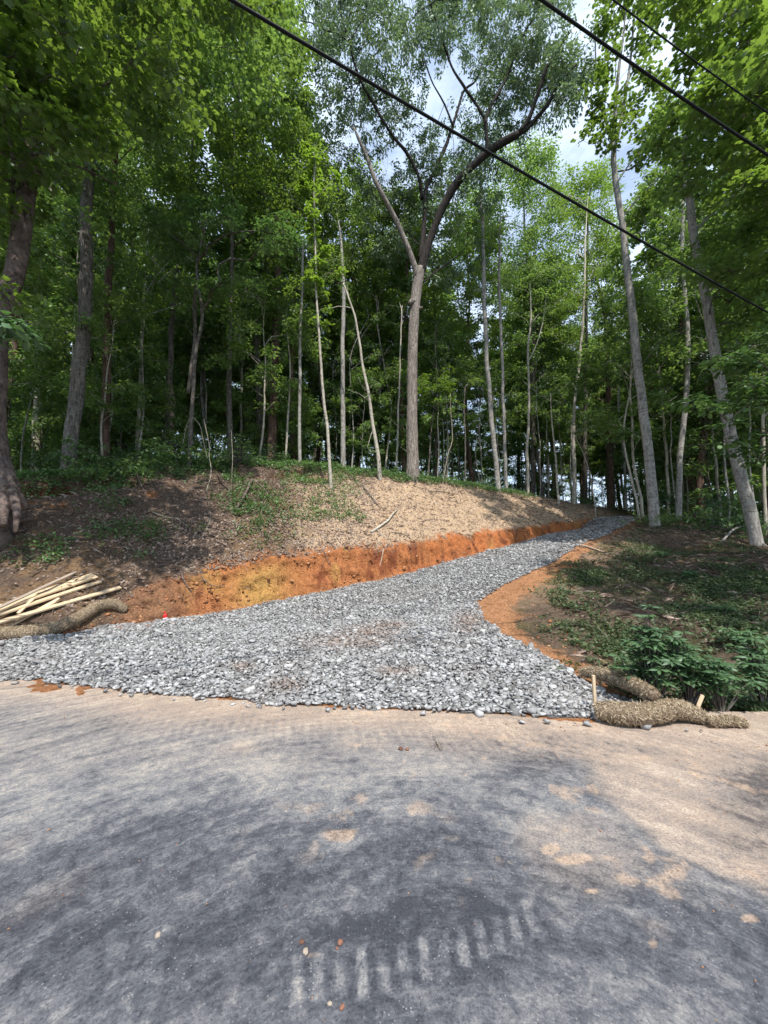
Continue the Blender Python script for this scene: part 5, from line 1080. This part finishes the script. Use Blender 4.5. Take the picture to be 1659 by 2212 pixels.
for i, (u_, v_, s_, m_, l_) in enumerate([(652, 2037, .011, 'crumb2', 'dark red crumb of clay, left of the pair above the tyre marks'), (735, 2038, .013, 'crumb', 'orange-red clay crumb above the tyre marks'), (728, 2050, .007, 'crumb', 'tiny red crumb just below the orange-red one'),
        (712, 2170, .009, 'pebble', 'pinkish pebble below the tyre marks, left of the pair'), (739, 2178, .010, 'crumb', 'red pebble below the tyre marks, right of the pair'), (341, 2022, .013, 'pebble', 'smooth oval tan pebble on the dark asphalt at the left'),
        (866, 1619, .022, 'crumb2', 'dark flattened clod on the dusty road, left one'), (880, 1620, .018, 'crumb', 'dark flattened clod on the dusty road, right one'), (660, 2058, .014, 'pebble', 'pale oblong pebble at the left tyre mark')]):
    rock(l_, RD(u_, v_, s_ * .35), (s_, s_ * .8, s_ * .7), M[m_], .8, i, 'pebble', 'pebble')
# a dried plant lying on the road
tb = Tubes(); a0 = RD(935, 1595, .012); a1 = RD(946, 1612, .02); a2 = RD(952, 1622, .015); tb.add([a0, (a0 + a1) / 2 + np.array([.01, 0, .01]), a1, a2], [.003, .004, .006, .003], 5, .02)
dp = empty('dried_plant', (0, 0, 0), 'uprooted dried weed lying on the dusty road', 'dead plant'); tb.build('stem', M['vine'], dp)
rr_ = np.random.default_rng(8); n = 70; pos = RD(949, 1615, .015) + rr_.normal(0, 1, (n, 3)) * np.array([.035, .03, .008]); pos[:, 2] = np.abs(pos[:, 2] - .01) + .01
leaves('roots', rr_, pos, rr_.uniform(.015, .045, n), 'blade', M['dryleaf'], rr_.uniform(0, .5, n), dp, sig=.8, droop=0)

# ------------------------------------------------------------------ sticks, roots and vines on the slopes
def stick(name, label, pts, w0, w1, mat, lift=.02, cat='stick', extra=()):
    P0 = [G(u_, v_, lift + dz) for u_, v_, dz in pts]; tb = Tubes().add(P0, np.linspace(w0, w1, len(P0)), 7, .06, lump=.15, seed=len(label))
    for e in extra: Q = [G(u_, v_, lift + dz) for u_, v_, dz in e]; tb.add(Q, np.linspace(w1 * 1.1, w1 * .35, len(Q)), 5, .06)
    return tag(tb.build(name, M[mat]), label, cat)
stick('fallen_branch', 'bent grey fallen branch on the sunny middle of the bank', [(802, 1152, 0), (820, 1143, .05), (838, 1132, .09), (848, 1120, .11), (860, 1106, .08)], .045, .02, 'bark_pale', .04, 'branch', [[(815, 1148, .02), (826, 1160, .02), (836, 1168, .0)]])
stick('fallen_branch', 'thin dark branch fork right of the bent grey branch', [(845, 1152, .0), (868, 1156, .04), (892, 1168, .0)], .018, .006, 'bark_dark', .02, 'branch')
stick('fallen_branch', 'dark crooked branch lying down the crest above the bent grey one', [(778, 1050, .02), (792, 1066, .10), (806, 1084, .08), (822, 1102, .02)], .03, .012, 'bark_dark', .03, 'branch', [[(770, 1044, .05), (786, 1052, .1), (800, 1058, .02)]])
stick('fallen_branch', 'broken light stick lying across the right rim of the drive', [(1252, 1180, .01), (1272, 1186, .03), (1302, 1195, .01)], .04, .022, 'deadwood', .03, 'branch')
stick('fallen_branch', 'dark arching branch on the upper right slope', [(1560, 1172, .0), (1590, 1158, .25), (1625, 1158, .30), (1650, 1182, .1), (1690, 1200, 0)], .04, .012, 'bark_grey', .03, 'branch')
stick('fallen_branch', 'short pale twig low on the right slope', [(1578, 1278, 0), (1590, 1290, .04), (1598, 1302, .0)], .014, .005, 'bark_pale', .02, 'branch')
stick('exposed_root', 'leaning dead root slab in the eroded left bank', [(545, 1042, .05), (536, 1064, .12), (524, 1086, .10), (506, 1108, .0)], .035, .05, 'bark_root', .05, 'root')
stick('exposed_root', 'forked root stub near the top of the shaded left bank', [(292, 1018, .05), (296, 1035, .1), (304, 1052, .05), (318, 1078, 0)], .045, .015, 'bark_root', .04, 'root')
stick('exposed_root', 'root hanging in the clay cut under the leaf litter', [(389, 1236, .02), (394, 1256, .06), (406, 1276, .04), (422, 1292, .0)], .022, .012, 'bark_root', .03, 'root')
stick('exposed_root', 'pale tan root standing out of the middle of the clay cut', [(828, 1188, .0), (826, 1205, .06), (821, 1224, .0)], .022, .010, 'deadwood', .03, 'root')
stick('exposed_root', 'thin root curling out of the clay left of the yellow patch', [(432, 1238, .02), (440, 1262, .07), (462, 1274, .06), (486, 1268, .02)], .014, .006, 'bark_root', .03, 'root')
stick('exposed_root', 'pair of short rootlets hanging over the rim of the cut near the oak side', [(700, 1196, .03), (706, 1214, .09), (716, 1230, .05)], .014, .006, 'bark_root', .03, 'root', [[(706, 1210, .06), (698, 1224, .08), (694, 1236, .03)]])
stick('exposed_root', 'dark root sticking out under the leafy clump on the left bank rim', [(470, 1030, .05), (478, 1050, .18), (492, 1066, .16), (498, 1090, .02)], .03, .012, 'bark_root', .04, 'root')
stick('exposed_root', 'long pale root crossing the middle of the shaded left bank', [(330, 1110, .02), (352, 1122, .06), (384, 1128, .05), (410, 1146, .02)], .016, .007, 'vine', .03, 'root')
stick('fallen_branch', 'bare brushy branch lying over the crest between the two leaning saplings', [(735, 1030, .04), (758, 1040, .12), (780, 1042, .14), (806, 1050, .04)], .022, .008, 'bark_dark', .03, 'branch', [[(758, 1040, .12), (768, 1028, .22), (782, 1022, .25)], [(780, 1042, .14), (794, 1034, .22), (804, 1030, .24)]])
stick('fallen_branch', 'dead stick on the sandy slope right of the oak, near the crest', [(925, 1062, .01), (958, 1066, .05), (992, 1070, .02)], .02, .009, 'bark_dark', .02, 'branch')
stick('fallen_branch', 'twiggy stick low on the sandy slope above the clay cut', [(908, 1128, .0), (940, 1124, .04), (972, 1128, .01)], .013, .006, 'bark_root', .02, 'branch')
rv_ = np.random.default_rng(12)
def vine(label, pts, Y0, w=.012, name='hanging_vine'):
    P0 = [P(u_, v_, Y_) for u_, v_, Y_ in pts]; return tag(Tubes().add(P0, [w] * len(P0), 5, .08, wob=.03, seed=len(label)).build(name, M['vine']), label, 'vine')
yb = PG(455, 1060)[1]
vine('long pale vine hanging down the left bank into the leaf litter', [(440, 905, yb), (452, 960, yb), (452, 985, yb - .1), (456, 1010, yb - .25), (454, 1035, yb - .6), (446, 1058, yb - 1.0), (450, 1085, PG(450, 1085)[1] - .05), (455, 1120, PG(455, 1120)[1] - .04), (440, 1150, PG(440, 1150)[1] - .04), (428, 1166, PG(428, 1166)[1] - .03)], 0, .012)
vine('looping thin vine beside the leaning root slab', [(548, 1035, PG(548, 1042)[1] - .1), (565, 1050, PG(565, 1050)[1] - .15), (578, 1070, PG(578, 1070)[1] - .15), (570, 1088, PG(570, 1088)[1] - .1), (562, 1110, PG(562, 1110)[1] - .06)], 0, .010)
vine('thin vine dropping straight in front of the eroded bank', [(500, 930, yb + .3), (501, 975, yb + .1), (500, 1020, yb - .2), (499, 1070, PG(499, 1070)[1] - .08)], 0, .008)
vine('tangle of bare arching stems on the dogwood side of the left slope', [(395, 960, 13.2), (404, 915, 13.1), (416, 903, 13), (432, 920, 12.9), (440, 955, 12.9), (448, 990, 12.9)], 0, .012)

# ------------------------------------------------------------------ shrubs by the road on the right
def bush(label, name, u_, v_, hgt, spread, ncl, seed, mat='sumac', size=.125, dy=0.0, nl=9):
    b0 = G(u_, v_); t_ = empty(name, b0, label, 'shrub'); r = np.random.default_rng(seed); tb = Tubes(); pos = []; out = []; tin = []
    for k in range(ncl):
        a_ = r.uniform(0, 6.283); d_ = spread * r.uniform(.1, 1); hh = hgt * (1 - .55 * (d_ / spread) ** 1.5) * r.uniform(.65, 1.05); c = np.array([math.cos(a_) * d_, math.sin(a_) * d_ * .8, hh])
        tb.add([np.array([c[0] * .15, c[1] * .15, -.03]), c * np.array([.55, .55, .6]), c], [.008, .006, .003], 5, .12, cap=False)
        for q, m_ in ((1.0, nl), (.75, 5), (.5, 3)):
            cc = c * np.array([q, q, q]); t0 = r.uniform(.2, .9)
            for j in range(m_):
                an = j / m_ * 6.283 + r.uniform(-.3, .3); o3 = np.array([math.cos(an), math.sin(an), r.uniform(-.15, .35)]); pos.append(cc + o3 * .012); out.append(o3); tin.append(np.clip(t0 + r.normal(0, .12), 0, 1))
    pos = np.array(pos); out = unit(np.array(out)); n = len(pos); nn = unit(np.array([0, 0, 1.]) + r.normal(0, .25, (n, 3))); tip = unit(out + np.array([0, 0, -.12])); nn = unit(nn - tip * (nn * tip).sum(-1, keepdims=True)); bb = np.cross(tip, nn)
    tv, tf = TPL['oval']; tv = tv * np.array([.55, 1, 1.3]); s_ = size * r.uniform(.65, 1.15, n); V = pos[:, None] + s_[:, None, None] * (tv[None, :, 0:1] * bb[:, None] + tv[None, :, 1:2] * tip[:, None] + tv[None, :, 2:3] * nn[:, None])
    mesh('foliage', V.reshape(-1, 3), (tf[None] + (np.arange(n) * len(tv))[:, None, None]).reshape(-1, 3), M[mat], t_, tint=np.repeat(np.array(tin), len(tv))); tb.build('stems', M['bark_dark'], t_)
    return t_
bush('tall leafy green shrub with radiating leaves behind the wattles', 'shrub', 1415, 1532, .98, .36, 44, 1, size=.115)
bush('leafy green shrub just right of the tall one', 'shrub', 1490, 1537, .72, .36, 34, 2, size=.11)
bush('sprawling green shrub beside the splintered stake', 'shrub', 1560, 1552, .50, .36, 26, 3, size=.10)
bush('dark green shrub at the right edge above the road', 'shrub', 1650, 1545, .66, .42, 32, 4, size=.11)
bush('low leafy plant between the stake and the tall shrub', 'shrub', 1375, 1510, .30, .20, 12, 5, size=.09)
bush('isolated broad leafed weed halfway up the right slope', 'weed_plant', 1495, 1250, .22, .22, 10, 6, size=.10)
bush('pale green fern-like weed high on the right slope', 'weed_plant', 1420, 1205, .20, .35, 12, 7, size=.11)
bush('green weed clump at the far right of the slope', 'weed_plant', 1600, 1400, .35, .3, 14, 8, size=.10)
bush('leafy weed below the vine-wrapped trunk', 'weed_plant', 1560, 1330, .25, .25, 12, 9, size=.09)
bush('dark green low bush on the crest left of the bent grey branch', 'shrub', 720, 1015, .35, .5, 20, 10, 'under', .10)
bush('bluish green bush above the root slab on the left bank', 'shrub', 665, 1022, .55, .6, 30, 11, 'under', .10)
bush('leafy clump on the rim of the eroded left bank', 'shrub', 510, 1008, 1.2, 1.1, 60, 12, 'under', .11)
bush('small white-green seedling right of the oak foot', 'seedling', 922, 1032, .45, .16, 7, 13, 'sumac', .10)
# grass by the right end of the wattle
rr_ = np.random.default_rng(21); n = 9000; x = rr_.uniform(3.5, 8, n); y = rr_.uniform(3.9, 5.3, n); e = edge_y(x); k = (y > e + .02 + .1 * fbm(x * 3, y * 3, 130, 2)) & (x > 3.9 + (y - 4) * .2); x, y = x[k], y[k]; h_ = HT(x, y); n = len(x)
tip_s = rr_.uniform(.05, .16, n); tv, tf = TPL['blade']; tip = unit(np.c_[rr_.normal(0, .45, (n, 2)), np.ones(n)]); nn = unit(rr_.normal(0, 1, (n, 3))); nn = unit(nn - tip * (nn * tip).sum(-1, keepdims=True)); bb = np.cross(tip, nn)
V = np.c_[x, y, np.maximum(h_, -.3)][:, None] + tip_s[:, None, None] * (tv[None, :, 0:1] * 1.2 * bb[:, None] + tv[None, :, 1:2] * tip[:, None] + tv[None, :, 2:3] * nn[:, None])
tag(mesh('grass', V.reshape(-1, 3), (tf[None] + (np.arange(n) * 4)[:, None, None]).reshape(-1, 3), M['weed'], tint=np.repeat(rr_.uniform(.2, 1, n), 4)), 'strip of grass at the road edge on the right', kind='stuff')

# ------------------------------------------------------------------ overhead cables
t = NT('cable_sheath'); M['cable'] = t.pbr((.010, .012, .012), .7, None, .15)
def cable(label, a, b, w, sag):
    d = b - a; pts = [a + d * q + np.array([0, 0, sag * (q * q - q)]) for q in np.linspace(-1.5, 2.5, 17)]
    return tag(Tubes().add(pts, [w] * len(pts), 8, .5).build('overhead_cable', M['cable']), label, 'cable')
def atz(u, v, z): d = ray(u, v); return EYE + d * ((z - 1.6) / d[2])
cable('thickest overhead cable running from top centre down to the right edge', atz(500, 0, 6.0), atz(1659, 675, 5.6), .0145, .15)
cable('second overhead cable crossing the upper right corner', atz(1170, 0, 6.6), atz(1659, 335, 6.3), .014, .1)
cable('thin overhead wire above the other two at the upper right', atz(1325, 0, 7.4), atz(1659, 244, 7.1), .008, .1)

# ------------------------------------------------------------------ tell look-alikes apart by their order along the wood
by_label = {}
for o in C.objects:
    if o.parent is None and o.get('category') and o.get('label'): by_label.setdefault(o['label'], []).append(o)
ORD = ['', 'second', 'third', 'fourth', 'fifth', 'sixth', 'seventh', 'eighth', 'ninth', 'tenth'] + ['%dth' % k for k in range(11, 40)]
for lb, os_ in by_label.items():
    n = len(os_)
    if n < 2 or n > 38: continue
    os_.sort(key=lambda o: o.location.x / max(o.location.y, .1))
    for i, o in enumerate(os_):
        w = ('left one of two', 'right one of two')[i] if n == 2 else 'leftmost of %d' % n if i == 0 else 'rightmost of %d' % n if i == n - 1 else '%s from left of %d' % (ORD[i], n)
        o['label'] = '%s, %s' % (lb, w)
